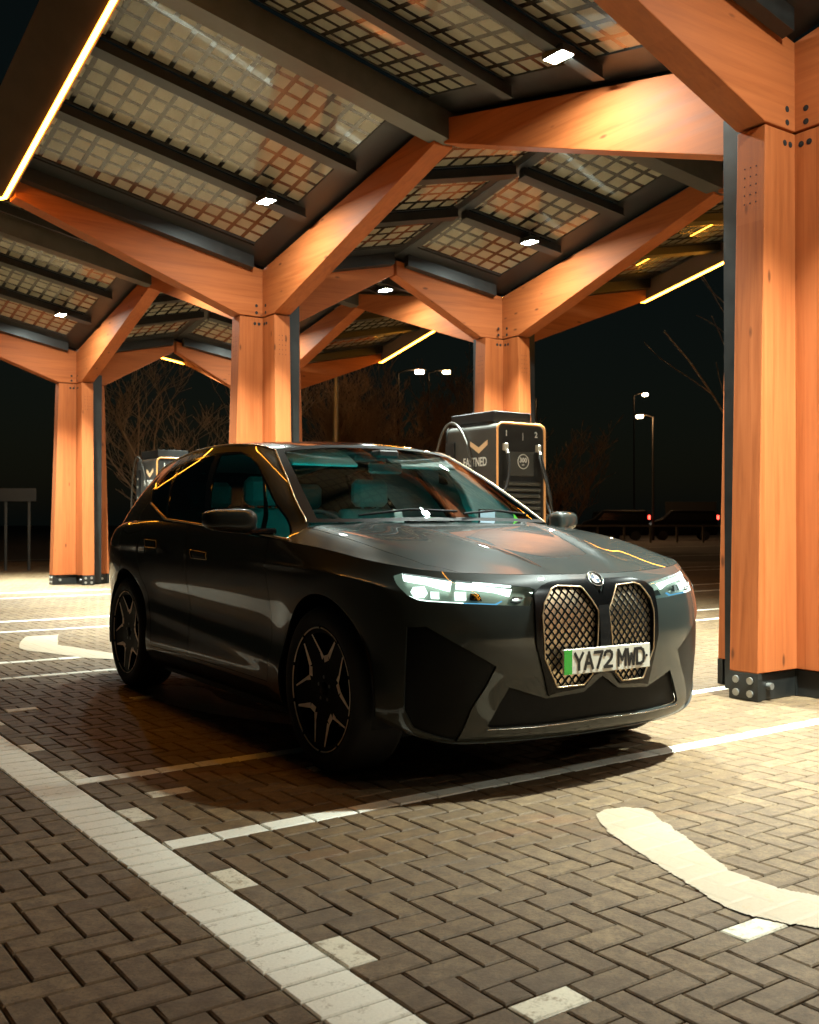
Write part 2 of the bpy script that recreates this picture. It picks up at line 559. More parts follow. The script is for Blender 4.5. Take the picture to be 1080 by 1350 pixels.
g = MB(); S_ = 400
N = 24
for i in range(N):
    for j in range(N):
        x0, x1 = -S_ + 2 * S_ * i / N, -S_ + 2 * S_ * (i + 1) / N
        y0, y1 = -S_ + 2 * S_ * j / N, -S_ + 2 * S_ * (j + 1) / N
        g.quad((x0, y0, -.012), (x1, y0, -.012), (x1, y1, -.012), (x0, y1, -.012))
tag(g.build('ground', M['sand']), kind='structure')
fa = MB()
def gq(mb, u0, u1, v0, v1, z, m=0): mb.quad(g2w(u0, v0, z), g2w(u1, v0, z), g2w(u1, v1, z), g2w(u0, v1, z), m)
gq(fa, -140, -33, -120, 120, -.006); gq(fa, -33, 60, 32, 120, -.006); gq(fa, -33, 60, -120, -20, -.006)
tag(fa.build('car_park_surface', M['asphalt']), kind='structure')

# block paving: 200 x 100 mm blocks in 90 degree herringbone, each block its own chamfered solid
def make_paver(name, cols, rough, dirt):
    m = mat(name, cols[0], rough); nt = NT(m); oc = coords(nt)
    rnd = nt.n('ShaderNodeNewGeometry').outputs['Random Per Island']
    base = nt.ramp(rnd, [(i / (len(cols) - 1), c) for i, c in enumerate(cols)])
    fine = nt.noise(oc, 95, 5, .75); mid = nt.noise(oc, 17, 5, .65); big = nt.noise(oc, .55, 4, .6)
    c = nt.mix(nt.math('MULTIPLY', nt.ramp(mid, [(.36, (0, 0, 0)), (.62, (1, 1, 1))]), .68), base, dirt)
    c = nt.mix(nt.ramp(fine, [(.48, (0, 0, 0)), (.66, (.7, .7, .7))]), c, tuple(x * .35 for x in cols[0]))
    c = nt.mix(nt.ramp(big, [(.40, (0, 0, 0)), (.75, (.55, .55, .55))]), c, tuple(x * .55 for x in dirt))
    # drips, rusty smears and tyre-dark patches
    sp = nt.n('ShaderNodeTexVoronoi', Vector=oc, Scale=1.1, Randomness=1.).outputs['Distance']
    c = nt.mix(nt.ramp(nt.math('ADD', sp, nt.math('MULTIPLY', mid, .06)), [(.055, (.75, .75, .75)), (.10, (0, 0, 0))]), c, (.03, .022, .014))
    st = nt.noise(nt.mapping(oc, (.55, 1.5, 1), (3, 7, 0)), 1.0, 5, .65)
    c = nt.mix(nt.ramp(st, [(.60, (0, 0, 0)), (.74, (.5, .5, .5))]), c, (.21, .075, .025))
    nt.set(nt.b, 'Base Color', c)
    nt.set(nt.b, 'Roughness', nt.math('MULTIPLY_ADD', mid, .25, rough - .12))
    nt.bump(nt.math('ADD', nt.math('MULTIPLY', fine, .6), mid), .7, .004)
    return m
M['paver'] = make_paver('brown_block_paving', [(.120, .071, .027), (.178, .110, .046), (.144, .087, .034), (.212, .137, .061)], .72, (.070, .040, .018))
def make_paint(name, c, wear, wearcol):
    m = mat(name, c, .6); nt = NT(m); oc = coords(nt)
    a = nt.noise(oc, 22, 6, .7); b = nt.noise(oc, 120, 3, .6)
    f = nt.ramp(nt.math('ADD', nt.math('MULTIPLY', a, .75), nt.math('MULTIPLY', b, .25)), [(wear, (0, 0, 0)), (wear + .12, (1, 1, 1))])
    nt.set(nt.b, 'Base Color', nt.mix(f, nt.mix(b, c, tuple(x * .72 for x in c)), wearcol))
    nt.bump(nt.math('ADD', a, nt.math('MULTIPLY', b, .5)), .4, .003)
    return m
M['white_block'] = make_paint('white_line_blocks', (.80, .77, .66), .55, (.36, .32, .24))
M['worn_block'] = make_paint('worn_white_block', (.66, .60, .46), .50, (.26, .21, .14))
M['yellow_paint'] = make_paint('cream_road_paint', (.37, .295, .20), .56, (.33, .235, .13))

CELL = .1
# cell grid: v index 0 <-> v = 1.23 (inner edge of the wide line)
V_OFF = 1.23; U_OFF = -3.60
U_LINES = [0, -11, -45, -54, -79, -91, -130, -142]      # thin lines: one cell wide in u
def is_wide(j): return j in (0, 1)
pav = MB(); wht = MB(); wrn = MB()
rng = random.Random(11)
def visible(u, v):
    w = g2w(u, v)
    if -9 < u < 6.5 and .9 < v < 11: return True
    if w.y < 1.2 or w.y > 31: return False
    return abs(w.x) < .47 * w.y + 1.1
def block(mb, u0, u1, v0, v1, sm=0.):
    gp = .0034; ch = .0052; t = rng.uniform(-.0012, .0012)
    tl = (rng.uniform(-1, 1) * .0012, rng.uniform(-1, 1) * .0012)
    u0 += gp; u1 -= gp; v0 += gp; v1 -= gp
    zt = t
    vs = [g2w(u0, v0, -.02), g2w(u1, v0, -.02), g2w(u1, v1, -.02), g2w(u0, v1, -.02),
          g2w(u0, v0, zt - ch * .8), g2w(u1, v0, zt - ch * .8), g2w(u1, v1, zt - ch * .8), g2w(u0, v1, zt - ch * .8),
          g2w(u0 + ch, v0 + ch, zt + tl[0]), g2w(u1 - ch, v0 + ch, zt - tl[0]), g2w(u1 - ch, v1 - ch, zt + tl[1]), g2w(u0 + ch, v1 - ch, zt - tl[1])]
    fs = [(8, 9, 10, 11)]
    for k in range(4):
        k2 = (k + 1) % 4
        fs.append((4 + k, 4 + k2, 8 + k2, 8 + k)); fs.append((k, k2, 4 + k2, 4 + k))
    mb.add(vs, fs, 0)
# single worn white blocks (u centre, v centre, long axis)
singles = {}
def single(uc, vc, axis):
    i = round((uc - U_OFF) / CELL - (1 if axis == 'u' else .5)); j = round((vc - V_OFF) / CELL - (.5 if axis == 'u' else 1))
    cells = [(i, j), (i + 1, j)] if axis == 'u' else [(i, j), (i, j + 1)]
    for c in cells: singles[c] = 1
    block(wrn, U_OFF + cells[0][0] * CELL, U_OFF + (cells[1][0] + 1) * CELL, V_OFF + cells[0][1] * CELL, V_OFF + (cells[1][1] + 1) * CELL)
for uc in (-1.56, -2.37, -3.15, -3.96, -4.78, -5.55, -6.35, -7.15): single(uc, 1.48, 'u')
for uc in (-1.83, -4.20, -6.61, -9.0, -11.4):
    for vc in (1.75, 2.51): 
        single(uc, vc, 'v')
occupied = set(singles)
NU0, NU1, NV0, NV1 = -300, 102, -60, 320
ul = set(U_LINES)
def special(i, j):
    return is_wide(j) or (j > 1 and i in ul) or (i, j) in occupied
for i in range(NU0, NU1):
    u0 = U_OFF + i * CELL
    for j in range(NV0, NV1):
        v0 = V_OFF + j * CELL
        if not visible(u0, v0): continue
        if is_wide(j):
            if j == 0: block(wht, u0, u0 + CELL, v0, v0 + 2 * CELL)
            continue
        if j > 1 and i in ul:
            if j % 2 == 0: block(wht, u0, u0 + CELL, v0, v0 + 2 * CELL)
            continue
        if (i, j) in occupied: continue
        k = (i - j) % 4
        if k == 0:
            if special(i + 1, j): block(pav, u0, u0 + CELL, v0, v0 + CELL)
            else: block(pav, u0, u0 + 2 * CELL, v0, v0 + CELL)
        elif k == 1:
            if special(i - 1, j): block(pav, u0, u0 + CELL, v0, v0 + CELL)
        elif k == 3:
            if special(i, j + 1): block(pav, u0, u0 + CELL, v0, v0 + CELL)
            else: block(pav, u0, u0 + CELL, v0, v0 + 2 * CELL)
        else:
            if special(i, j - 1): block(pav, u0, u0 + CELL, v0, v0 + CELL)
tag(pav.build('block_paving', M['paver']), kind='structure')
tag(wht.build('white_bay_lines', M['white_block']), kind='structure')
tag(wrn.build('white_marker_blocks', M['worn_block']), kind='structure')

# cream painted bay symbols (thin sheets of paint on the blocks)
def smooth_poly(pts, n=6):
    out = []; L = len(pts)
    for i in range(L):
        p0, p1, p2, p3 = (Vector(pts[(i + k - 1) % L]) for k in range(4))
        for t in range(n):
            t /= n
            out.append(.5 * ((2 * p1) + (p2 - p0) * t + (2 * p0 - 5 * p1 + 4 * p2 - p3) * t * t + (3 * p1 - p0 - 3 * p2 + p3) * t ** 3))
    return out
def paint(pts, sm=True):
    pl = smooth_poly(pts) if sm else [Vector(p) for p in pts]
    pl = [p + Vector((rng.uniform(-1, 1), rng.uniform(-1, 1))) * .006 for p in pl]
    # the paint follows the chamfers and joints of the blocks and is worn off some of their edges
    P2 = np.array([tuple(p) for p in pl]); lo = P2.min(0); hi = P2.max(0); h = .0065
    def inpoly(Q):
        x, y = Q[:, 0], Q[:, 1]; rr = np.zeros(len(Q), bool); q = len(P2) - 1
        for k in range(len(P2)):
            (xi, yi), (xj, yj) = P2[k], P2[q]
            rr ^= ((yi > y) != (yj > y)) & (x < (xj - xi) * (y - yi) / (yj - yi + 1e-12) + xi); q = k
        return rr
    nu = int((hi[0] - lo[0]) / h) + 2; nv = int((hi[1] - lo[1]) / h) + 2
    U, V = np.meshgrid(lo[0] + h * np.arange(nu), lo[1] + h * np.arange(nv), indexing='ij')
    ci = np.floor((U - U_OFF) / CELL).astype(int); cj = np.floor((V - V_OFF) / CELL).astype(int)
    fu = U - U_OFF - ci * CELL; fv = V - V_OFF - cj * CELL; kk = (ci - cj) % 4
    big = np.full(U.shape, 1.)
    dist = np.minimum.reduce([np.where(kk == 1, big, fu), np.where(kk == 0, big, CELL - fu), np.where(kk == 2, big, fv), np.where(kk == 3, big, CELL - fv)])
    Z = .0042 - .0036 * np.clip(1 - dist / .0075, 0, 1)
    rn = np.random.RandomState(int(abs(lo[0]) * 1000)); rough = rn.rand(nu // 4 + 3, nv // 4 + 3)
    gi, gj = np.arange(nu) / 4., np.arange(nv) / 4.; a, b = gi.astype(int), gj.astype(int); fa_, fb_ = (gi - a)[:, None], (gj - b)[None]
    noi = rough[a][:, b] * (1 - fa_) * (1 - fb_) + rough[a + 1][:, b] * fa_ * (1 - fb_) + rough[a][:, b + 1] * (1 - fa_) * fb_ + rough[a + 1][:, b + 1] * fa_ * fb_
    ok = inpoly(np.stack([U.ravel(), V.ravel()], 1)).reshape(U.shape)
    mb = MB(); idx = -np.ones(U.shape, int)
    W0 = np.argwhere(ok); idx[ok] = np.arange(len(W0))
    quads = ok[:-1, :-1] & ok[1:, :-1] & ok[1:, 1:] & ok[:-1, 1:]
    mb.add([g2w(U[p[0], p[1]], V[p[0], p[1]], Z[p[0], p[1]]) for p in W0], [(idx[p[0], p[1]], idx[p[0] + 1, p[1]], idx[p[0] + 1, p[1] + 1], idx[p[0], p[1] + 1]) for p in np.argwhere(quads)], 0, True)
    tag(mb.build('painted_bay_symbol', M['yellow_paint']), kind='structure')
def chop(pts, d=.04):
    out = []
    for k in range(len(pts)):
        a, b = Vector(pts[k]), Vector(pts[(k + 1) % len(pts)]); m = max(1, int((b - a).length / d))
        out += [tuple(a + (b - a) * q / m) for q in range(m)]
    return out
paint(chop([(-2.86, 2.925), (-2.925, 2.985), (-2.955, 3.06), (-2.93, 3.15), (-2.87, 3.195), (-2.80, 3.185), (-2.72, 3.145), (-2.191, 2.872), (-2.08, 2.855), (-1.977, 2.872), (-1.89, 2.905), (-1.62, 3.04), (-1.40, 3.17),
       (-1.20, 3.02), (-1.48, 2.80), (-1.733, 2.662), (-1.862, 2.60), (-1.937, 2.578), (-2.03, 2.590), (-2.731, 2.845)]), False)
paint([(-9.84, 2.54), (-10.70, 2.80), (-10.85, 2.90), (-10.82, 3.14), (-10.78, 3.17), (-9.98, 2.93), (-9.90, 2.93), (-9.5, 3.02), (-9.08, 3.12), (-8.6, 3.36), (-8.2, 3.7),
       (-7.95, 3.5), (-8.4, 3.12), (-8.78, 2.86), (-8.95, 2.80), (-9.36, 2.66)])
paint([(-7.05, 2.70), (-6.78, 2.99), (-6.25, 2.91), (-5.7, 2.95), (-5.2, 3.2), (-4.9, 3.5), (-4.7, 3.35), (-5.1, 2.95), (-5.6, 2.70), (-6.1, 2.57), (-6.45, 2.55)])
# long white lines of the car park beyond the paving
lm = MB()
for (a, b) in (((-17.3, 22), (-17.25, 40)), ((-33.2, -5), (-33.1, 60)), ((-24, 20), (-23.95, 45))):
    d = .06
    lm.quad(g2w(a[0] - d, a[1], -.001), g2w(a[0] + d, a[1], -.001), g2w(b[0] + d, b[1], -.001), g2w(b[0] - d, b[1], -.001))
tag(lm.build('car_park_lines', M['white_block']), kind='structure')
# ---------------------------------------------------------------- the parked SUV
# car frame: x forwards from the front axle, y to its left, z up
CX, CY, CA = 0.3988, 5.3277, -1.0041
CF = Vector((math.cos(CA), math.sin(CA), 0)); CL = Vector((-math.sin(CA), math.cos(CA), 0))
_F, _PT = 1349.038, 0.0104
def ray_car(px, py):
    """a pixel of the photograph as a ray in the car's frame"""
    X = (px - 540) / _F; Y = (675 - py) / _F
    c, s = math.cos(_PT), math.sin(_PT)
    d = Vector((X, c - s * Y, s + c * Y)); o = Vector((0 - CX, 0 - CY, CAM_H))
    return (np.array([o.dot(CF), o.dot(CL), o.z]), np.array([d.dot(CF), d.dot(CL), d.z]))
def proj_car(P):
    """car-frame points (right side, y<0) to photo pixels"""
    P = np.asarray(P, float)
    x = CX + P[..., 0] * CF.x + P[..., 1] * CL.x; y = CY + P[..., 0] * CF.y + P[..., 1] * CL.y; z = P[..., 2] - CAM_H
    c, s = math.cos(_PT), math.sin(_PT)
    d = c * y + s * z; v = -s * y + c * z
    return np.stack([540 + _F * x / d, 675 - _F * v / d], -1)

class Spl:
    """natural cubic spline basis on given knots"""
    def __init__(s, k):
        s.k = k = np.asarray(k, float); n = len(k); h = np.diff(k)
        A = np.zeros((n, n)); B = np.zeros((n, n)); A[0, 0] = A[-1, -1] = 1
        for i in range(1, n - 1):
            A[i, i - 1] = h[i - 1]; A[i, i] = 2 * (h[i - 1] + h[i]); A[i, i + 1] = h[i]
            B[i, i - 1] = 6 / h[i - 1]; B[i, i] = -6 / h[i - 1] - 6 / h[i]; B[i, i + 1] = 6 / h[i]
        s.M2 = np.linalg.solve(A, B)
    def basis(s, t):
        t = np.asarray(t, float); k = s.k; n = len(k)
        i = np.clip(np.searchsorted(k, t) - 1, 0, n - 2); h = (k[i + 1] - k[i])
        a = (k[i + 1] - t) / h; b = (t - k[i]) / h
        W = np.zeros((len(t), n)); r = np.arange(len(t))
        W[r, i] += a; W[r, i + 1] += b
        W += ((a ** 3 - a) * h * h / 6)[:, None] * s.M2[i] + ((b ** 3 - b) * h * h / 6)[:, None] * s.M2[i + 1]
        return W

class Surf:
    """tensor spline surface; net[j][k]; symmetric about y=0 at the ends flagged"""
    def __init__(s, net, lo=False, hi=False, bump=None, flip=1):
        C = np.array(net, float); mir = np.array([1, -1, 1.])
        pl = ph = 0
        if lo: C = np.concatenate([(C[1:4] * mir)[::-1], C]); pl = 3
        if hi: C = np.concatenate([C, (C[-4:-1] * mir)[::-1]]); ph = 3
        s.C = C; s.bump = bump; s.flip = flip
        ds = np.linalg.norm(np.diff(C, axis=0), axis=2).mean(1); dt = np.linalg.norm(np.diff(C, axis=1), axis=2).mean(0)
        ks = np.concatenate([[0], np.cumsum(ds)]); kt = np.concatenate([[0], np.cumsum(dt)])
        ks -= ks[pl]
        s.ks = ks; s.kt = kt; s.s0 = 0.; s.s1 = ks[len(ks) - 1 - ph]; s.t0 = 0.; s.t1 = kt[-1]
        s.kn = ks[pl:len(ks) - ph]
        s.bs = Spl(ks); s.bt = Spl(kt)
    def ev(s, st):
        st = np.asarray(st, float).reshape(-1, 2)
        P = np.einsum('ij,jkc,ik->ic', s.bs.basis(st[:, 0]), s.C, s.bt.basis(st[:, 1]))
        if s.bump is not None: P = P + s.bump(P)
        return P
    def nrm(s, st):
        e = 1e-3; st = np.asarray(st, float).reshape(-1, 2)
        a = s.ev(st + [e, 0]) - s.ev(st - [e, 0]); b = s.ev(st + [0, e]) - s.ev(st - [0, e])
        n = np.cross(a, b) * s.flip
        return n / np.maximum(np.linalg.norm(n, axis=1), 1e-12)[:, None]
    def inv(s, f, target, clamp=True, guess=None):
        """(s,t) where f(point) = target (both 2D)"""
        target = np.asarray(target, float).reshape(-1, 2)
        gs, gt = np.meshgrid(np.linspace(s.s0, s.s1, 90), np.linspace(s.t0, s.t1, 50), indexing='ij')
        G = np.stack([gs.ravel(), gt.ravel()], 1)
        P = s.ev(G); Q = f(P); N = s.nrm(G)
        out = []
        for tg in target:
            d = ((Q - tg) ** 2).sum(1)
            if guess is not None: d = d + guess(P, N)
            out.append(G[np.argmin(d)])
        st = np.array(out)
        for _ in range(12):
            e = 1e-4
            q = f(s.ev(st)); a = (f(s.ev(st + [e, 0])) - q) / e; b = (f(s.ev(st + [0, e])) - q) / e
            det = a[:, 0] * b[:, 1] - a[:, 1] * b[:, 0]; det = np.where(abs(det) < 1e-6, 1e-6, det)
            r = target - q
            du = np.stack([(r[:, 0] * b[:, 1] - r[:, 1] * b[:, 0]) / det, (a[:, 0] * r[:, 1] - a[:, 1] * r[:, 0]) / det], 1)
            st = st + np.clip(du, -.06, .06)
            if clamp: st = np.stack([np.clip(st[:, 0], s.s0, s.s1), np.clip(st[:, 1], s.t0, s.t1)], 1)
        return st

# ---- control nets -------------------------------------------------------------
# stations round the lower body: x, y at the widest level
ST = [(-4.045, 0), (-4.04, .30), (-3.995, .58), (-3.90, .76), (-3.72, .885), (-3.45, .948), (-3.0, .980), (-2.5, .974), (-2.0, .962),
      (-1.5, .957), (-1.0, .960), (-.5, .970), (0, .982), (.30, .972), (.50, .935), (.645, .860), (.745, .72), (.81, .53), (.855, .28), (.872, 0)]
TOP = [(-3.93, 0, 1.02), (-3.925, .28, 1.02), (-3.91, .52, 1.022), (-3.87, .68, 1.035), (-3.70, .800, 1.095), (-3.45, .868, 1.150), (-3.0, .915, 1.185),
       (-2.5, .922, 1.183), (-2.0, .922, 1.168), (-1.5, .922, 1.143), (-1.0, .926, 1.112), (-.5, .932, 1.078), (0, .925, 1.042), (.30, .900, 1.006),
       (.47, .855, .985), (.58, .785, .968), (.665, .66, .955), (.725, .48, .946), (.775, .26, .940), (.79, 0, .938)]
zone = [0, 0, 0, 0, .5, 1, 1, 1, 1, 1, 1, 1, 1, 1, 1.4, 2, 2, 2, 2, 2]   # 0 rear, 1 side, 2 front
LV = {0: ([.30, .34, .45, .60, .78, .90, .96], [.22, .10, .03, 0, 0, .02, .06]),
      1: ([.19, .25, .39, .56, .75, .92, None], [.13, .03, .004, .026, .016, .0, .012]),
      2: ([.19, .235, .38, .55, .72, .84, .90], [.20, .055, .012, .0, .0, .018, .045])}
netS = []
for i, (x, y) in enumerate(ST):
    if i == 0: nx, ny = -1., 0.
    elif i == len(ST) - 1: nx, ny = 1., 0.
    else:
        tx, ty = ST[i + 1][0] - ST[i - 1][0], ST[i + 1][1] - ST[i - 1][1]
        l = math.hypot(tx, ty); nx, ny = -ty / l, tx / l
    col = []
    zt = TOP[i][2]
    for k in range(7):
        zf = lambda zn: (LV[zn][0][k] if LV[zn][0][k] is not None else zt - .075)
        df = lambda zn: LV[zn][1][k]
        zn = zone[i]; a = int(math.floor(zn)); b = min(2, a + 1); w = zn - a
        z = zf(a) * (1 - w) + zf(b) * w; d = df(a) * (1 - w) + df(b) * w
        col.append((x - nx * d, max(0., y - ny * d) if i not in (0, len(ST) - 1) else 0., z))
    col.append(TOP[i])
    netS.append(col)
def side_bump(P):
    """shoulder line and the flared arches"""
    x, y, z = P[:, 0], P[:, 1], P[:, 2]
    o = np.zeros_like(P)
    for xc in (0., -3.):
        r = np.hypot(x - xc, z - .385)
        o[:, 1] += .009 * np.exp(-((r - .46) / .13) ** 2) * (np.abs(y) > .7) * np.clip((z - .25) / .2, 0, 1)
    sh = np.exp(-((z - (.965 - .02 * (x + 1))) / .011) ** 2) * np.clip((x + 3.6) / .5, 0, 1) * np.clip((.2 - x) / .6, 0, 1)
    o[:, 1] += .0062 * sh
    # lower door swage, rising to the rear
    zl = .47 - .055 * (x + .6)
    o[:, 1] += .008 * np.exp(-((z - zl) / .05) ** 2) * np.clip((x + 2.7) / .3, 0, 1) * np.clip((-.35 - x) / .3, 0, 1)
    return o
SB = Surf(netS, True, True, side_bump, -1)

H = [[(-.27, 0, 1.172), (-.29, .26, 1.172), (-.34, .48, 1.169), (-.40, .66, 1.164), (-.46, .80, 1.152), (-.40, .931, 1.071)],
     [(.05, 0, 1.128), (.05, .26, 1.130), (.04, .48, 1.130), (.02, .66, 1.121), (.0, .80, 1.102), (0, .925, 1.042)],
     [(.36, 0, 1.060), (.355, .26, 1.065), (.345, .48, 1.068), (.325, .655, 1.060), (.31, .79, 1.044), (.3, .900, 1.006)],
     [(.60, 0, .998), (.59, .26, 1.003), (.56, .475, 1.008), (.515, .63, 1.006), (.485, .75, 1.000), (.47, .855, .985)],
     [(.79, 0, .938), (.775, .26, .940), (.725, .48, .946), (.665, .66, .955), (.622, .728, .962), (.58, .785, .968)]]
def hood_bump(P):
    x, y = P[:, 0], np.abs(P[:, 1]); o = np.zeros_like(P)
    yc = .50 - .27 * np.clip((x + .3) / 1.05, 0, 1)
    d = y - yc
    o[:, 2] = .011 * np.exp(-np.where(d > 0, (d / .10) ** 2, (d / .035) ** 2)) * np.clip((.80 - x) / .3, 0, 1)
    return o
HD = Surf(H, False, False, hood_bump, 1)
HD_net = np.array(H).transpose(1, 0, 2)
HD = Surf(HD_net, True, False, hood_bump, -1)      # s: centre -> side, t: rear -> front

BELT = [(-.40, .931, 1.071), (-.75, .929, 1.094), (-1.15, .925, 1.121), (-1.65, .922, 1.150), (-2.2, .922, 1.175), (-2.8, .918, 1.186), (-3.3, .888, 1.166), (-3.68, .806, 1.10), (-3.87, .68, 1.035)]
RAIL = [(-1.25, .615, 1.605), (-1.38, .640, 1.634), (-1.55, .656, 1.656), (-1.85, .668, 1.674), (-2.25, .668, 1.672), (-2.65, .655, 1.648), (-3.0, .638, 1.610), (-3.3, .618, 1.565), (-3.52, .590, 1.520)]
netG = []
for i, (a, b) in enumerate(zip(BELT, RAIL)):
    a = np.array(a); b = np.array(b); col = []
    for k, w in enumerate((0, .22, .34, .55, .78, 1)):
        p = a * (1 - w) + b * w
        p[1] += (.034 * math.sin(math.pi * w) ** 1.0) * (1 if i < 7 else .6)
        col.append(p)
    if i == 0:
        col = [a] + [np.array(q) for q in ((-.472, .795, 1.170), (-.585, .774, 1.238), (-.80, .729, 1.364), (-1.03, .674, 1.492))] + [b]
    if i == 1:
        col[1] = np.array((-.79, .874, 1.213)); col[2] = np.array((-.855, .846, 1.283)); col[3] = np.array((-1.0, .791, 1.402)); col[4] = np.array((-1.19, .722, 1.532))
    netG.append(col)
SG = Surf(netG, False, False, None, 1)
WSb = [(-.25, 0, 1.180), (-.275, .3, 1.178), (-.345, .6, 1.172), (-.472, .795, 1.170)]
WSt = [(-1.17, 0, 1.642), (-1.18, .25, 1.640), (-1.21, .46, 1.626), (-1.25, .615, 1.605)]
netW = []
for a, b in zip(WSb, WSt):
    a = np.array(a); b = np.array(b)
    netW.append([a * (1 - w) + b * w + np.array((.030, 0, .023)) * math.sin(math.pi * w) * max(0., 1 - (a[1] / .8) ** 2) for w in (0, .33, .67, 1)])
for k, w in ((1, .33), (2, .67)): netW[3][k] = SG.ev([[0, SG.kt[1] + (SG.t1 - SG.kt[1]) * w]])[0]
SW = Surf(netW, True, False, None, 1)     # s: centre -> side, t: base -> roof
RC = [1.642, 1.668, 1.686, 1.702, 1.704, 1.684, 1.648, 1.602, 1.556]
RX = [-1.17, -1.30, -1.48, -1.82, -2.25, -2.68, -3.05, -3.36, -3.60]
netR = []
for j, w in enumerate((0, .40, .74, 1.)):
    col = []
    for i, r in enumerate(RAIL):
        f = [0, .14, .52, 1][j]
        col.append((RX[i] + (r[0] - RX[i]) * w ** 2, r[1] * w, RC[i] + (r[2] - RC[i]) * f))
    netR.append(col)
SR = Surf(netR, True, False, None, 1)    # s: centre -> side, t: front -> rear
netT = []
for j, a in enumerate([(-3.93, 0, 1.02), (-3.925, .28, 1.02), (-3.91, .52, 1.022), (-3.87, .68, 1.035)]):
    b = netR[j][-1]; a = np.array(a); b = np.array(b)
    netT.append([a * (1 - w) + b * w + np.array((-.03, 0, .02)) * math.sin(math.pi * w) * (1 if j < 3 else 0) for w in (0, .33, .67, 1)])
for k, w in ((1, .33), (2, .67)): netT[3][k] = SG.ev([[SG.s1, SG.t1 * w]])[0]
STL = Surf(netT, True, False, None, -1)   # tailgate

# ---- cutting a surface into named pieces ---------------------------------------
def inside(poly, pts):
    x, y = pts[:, 0], pts[:, 1]; r = np.zeros(len(pts), bool); n = len(poly); j = n - 1
    for i in range(n):
        xi, yi = poly[i]; xj, yj = poly[j]
        c = ((yi > y) != (yj > y)) & (x < (xj - xi) * (y - yi) / ((yj - yi) + 1e-15) + xi)
        r ^= c; j = i
    return r
def dens(poly, d=.02):
    out = []; n = len(poly)
    for i in range(n):
        a, b = np.array(poly[i]), np.array(poly[(i + 1) % n]); m = max(1, int(np.linalg.norm(b - a) / d))
        for k in range(m): out.append(a + (b - a) * k / m)
    return np.array(out)
def carve(sf, regions, ds=.03, dt=.025, extra=None):
    """regions: [(name, polygon in (s,t))]; first match wins; returns {name: (st, tris)}"""
    gs = np.linspace(sf.s0, sf.s1, max(3, int((sf.s1 - sf.s0) / ds) + 1)); gt = np.linspace(sf.t0, sf.t1, max(3, int((sf.t1 - sf.t0) / dt) + 1))
    polys = [(n, dens(p, .012)) for n, p in regions]
    pts = []; edges = []
    gap = .0045
    for n, p in polys:
        p = np.stack([np.clip(p[:, 0], sf.s0, sf.s1), np.clip(p[:, 1], sf.t0, sf.t1)], 1)
        b = len(pts); pts.extend(p.tolist()); L = len(p)
        edges.extend((b + i, b + (i + 1) % L) for i in range(L))
    allp = np.array(pts) if pts else np.zeros((0, 2))
    for i, s_ in enumerate(gs):
        for j, t_ in enumerate(gt):
            q = np.array([s_, t_]); bd = i in (0, len(gs) - 1) or j in (0, len(gt) - 1)
            if not bd and len(allp) and np.min(((allp - q) ** 2).sum(1)) < (min(ds, dt) * .45) ** 2: continue
            pts.append((s_, t_))
    r = delaunay_2d_cdt([Vector(p) for p in pts], edges, [], 0, 1e-6)
    V = np.array([tuple(v) for v in r[0]]); F = np.array([tuple(f) for f in r[2]])
    a = V[F[:, 1]] - V[F[:, 0]]; b = V[F[:, 2]] - V[F[:, 0]]
    ar = a[:, 0] * b[:, 1] - a[:, 1] * b[:, 0]
    F = F[np.abs(ar) > 1e-9]; ar = ar[np.abs(ar) > 1e-9]
    F[ar < 0] = F[ar < 0][:, ::-1]
    cen = V[F].mean(1); left = np.ones(len(F), bool); out = {}
    for n, p in polys:
        m = inside(p, cen) & left; left &= ~m
        if n in out: out[n] = (V, np.concatenate([out[n][1], F[m]]))
        else: out[n] = (V, F[m])
    out['rest'] = (V, F[left])
    return out

def piece(sf, st, tris, off=0., flange=.012, gap=0.):
    """arrays (verts, normals, faces) of one piece, in the y>0 half, with a lip turned inwards"""
    used = np.unique(tris); remap = -np.ones(len(st), int); remap[used] = np.arange(len(used))
    s2 = st[used].copy(); F = remap[tris]
    ec = {}
    for f in F:
        for k in range(3):
            a, b = int(f[k]), int(f[(k + 1) % 3]); ec[(a, b)] = ec.get((a, b), 0) + 1
    bnd = [(a, b) for (a, b) in ec if (b, a) not in ec]
    P = sf.ev(s2); N = sf.nrm(s2)
    on_mid = P[:, 1] < 1e-4
    if gap:
        inw = np.zeros_like(P)
        for a, b in bnd:
            if on_mid[a] and on_mid[b]: continue
            e = P[b] - P[a]; w = np.cross((N[a] + N[b]) / 2, e) * sf.flip; w /= max(np.linalg.norm(w), 1e-9)
            inw[a] += w; inw[b] += w
        l = np.linalg.norm(inw, axis=1); m = l > 1e-9
        inw[m] /= l[m][:, None]; inw[on_mid, 1] = 0
        P = P + inw * gap
    P = P + N * off
    if sf.flip < 0: F = F[:, ::-1]
    V = P.tolist(); NN = N.tolist(); faces = [tuple(int(i) for i in f) for f in F]
    if flange:
        for a, b in bnd:
            if on_mid[a] and on_mid[b]: continue
            if sf.flip < 0: a, b = b, a
            e = P[b] - P[a]; w = np.cross(e, (N[a] + N[b]) / 2); w /= max(np.linalg.norm(w), 1e-9)
            i0 = len(V)
            V += [P[a].tolist(), P[b].tolist(), (P[b] - N[b] * flange).tolist(), (P[a] - N[a] * flange).tolist()]
            NN += [w.tolist()] * 4
            faces.append((i0, i0 + 3, i0 + 2, i0 + 1))
    return V, NN, faces
def mir(p):
    V, N, F = p
    return ([(v[0], -v[1], v[2]) for v in V], [(n[0], -n[1], n[2]) for n in N], [tuple(f)[::-1] for f in F])
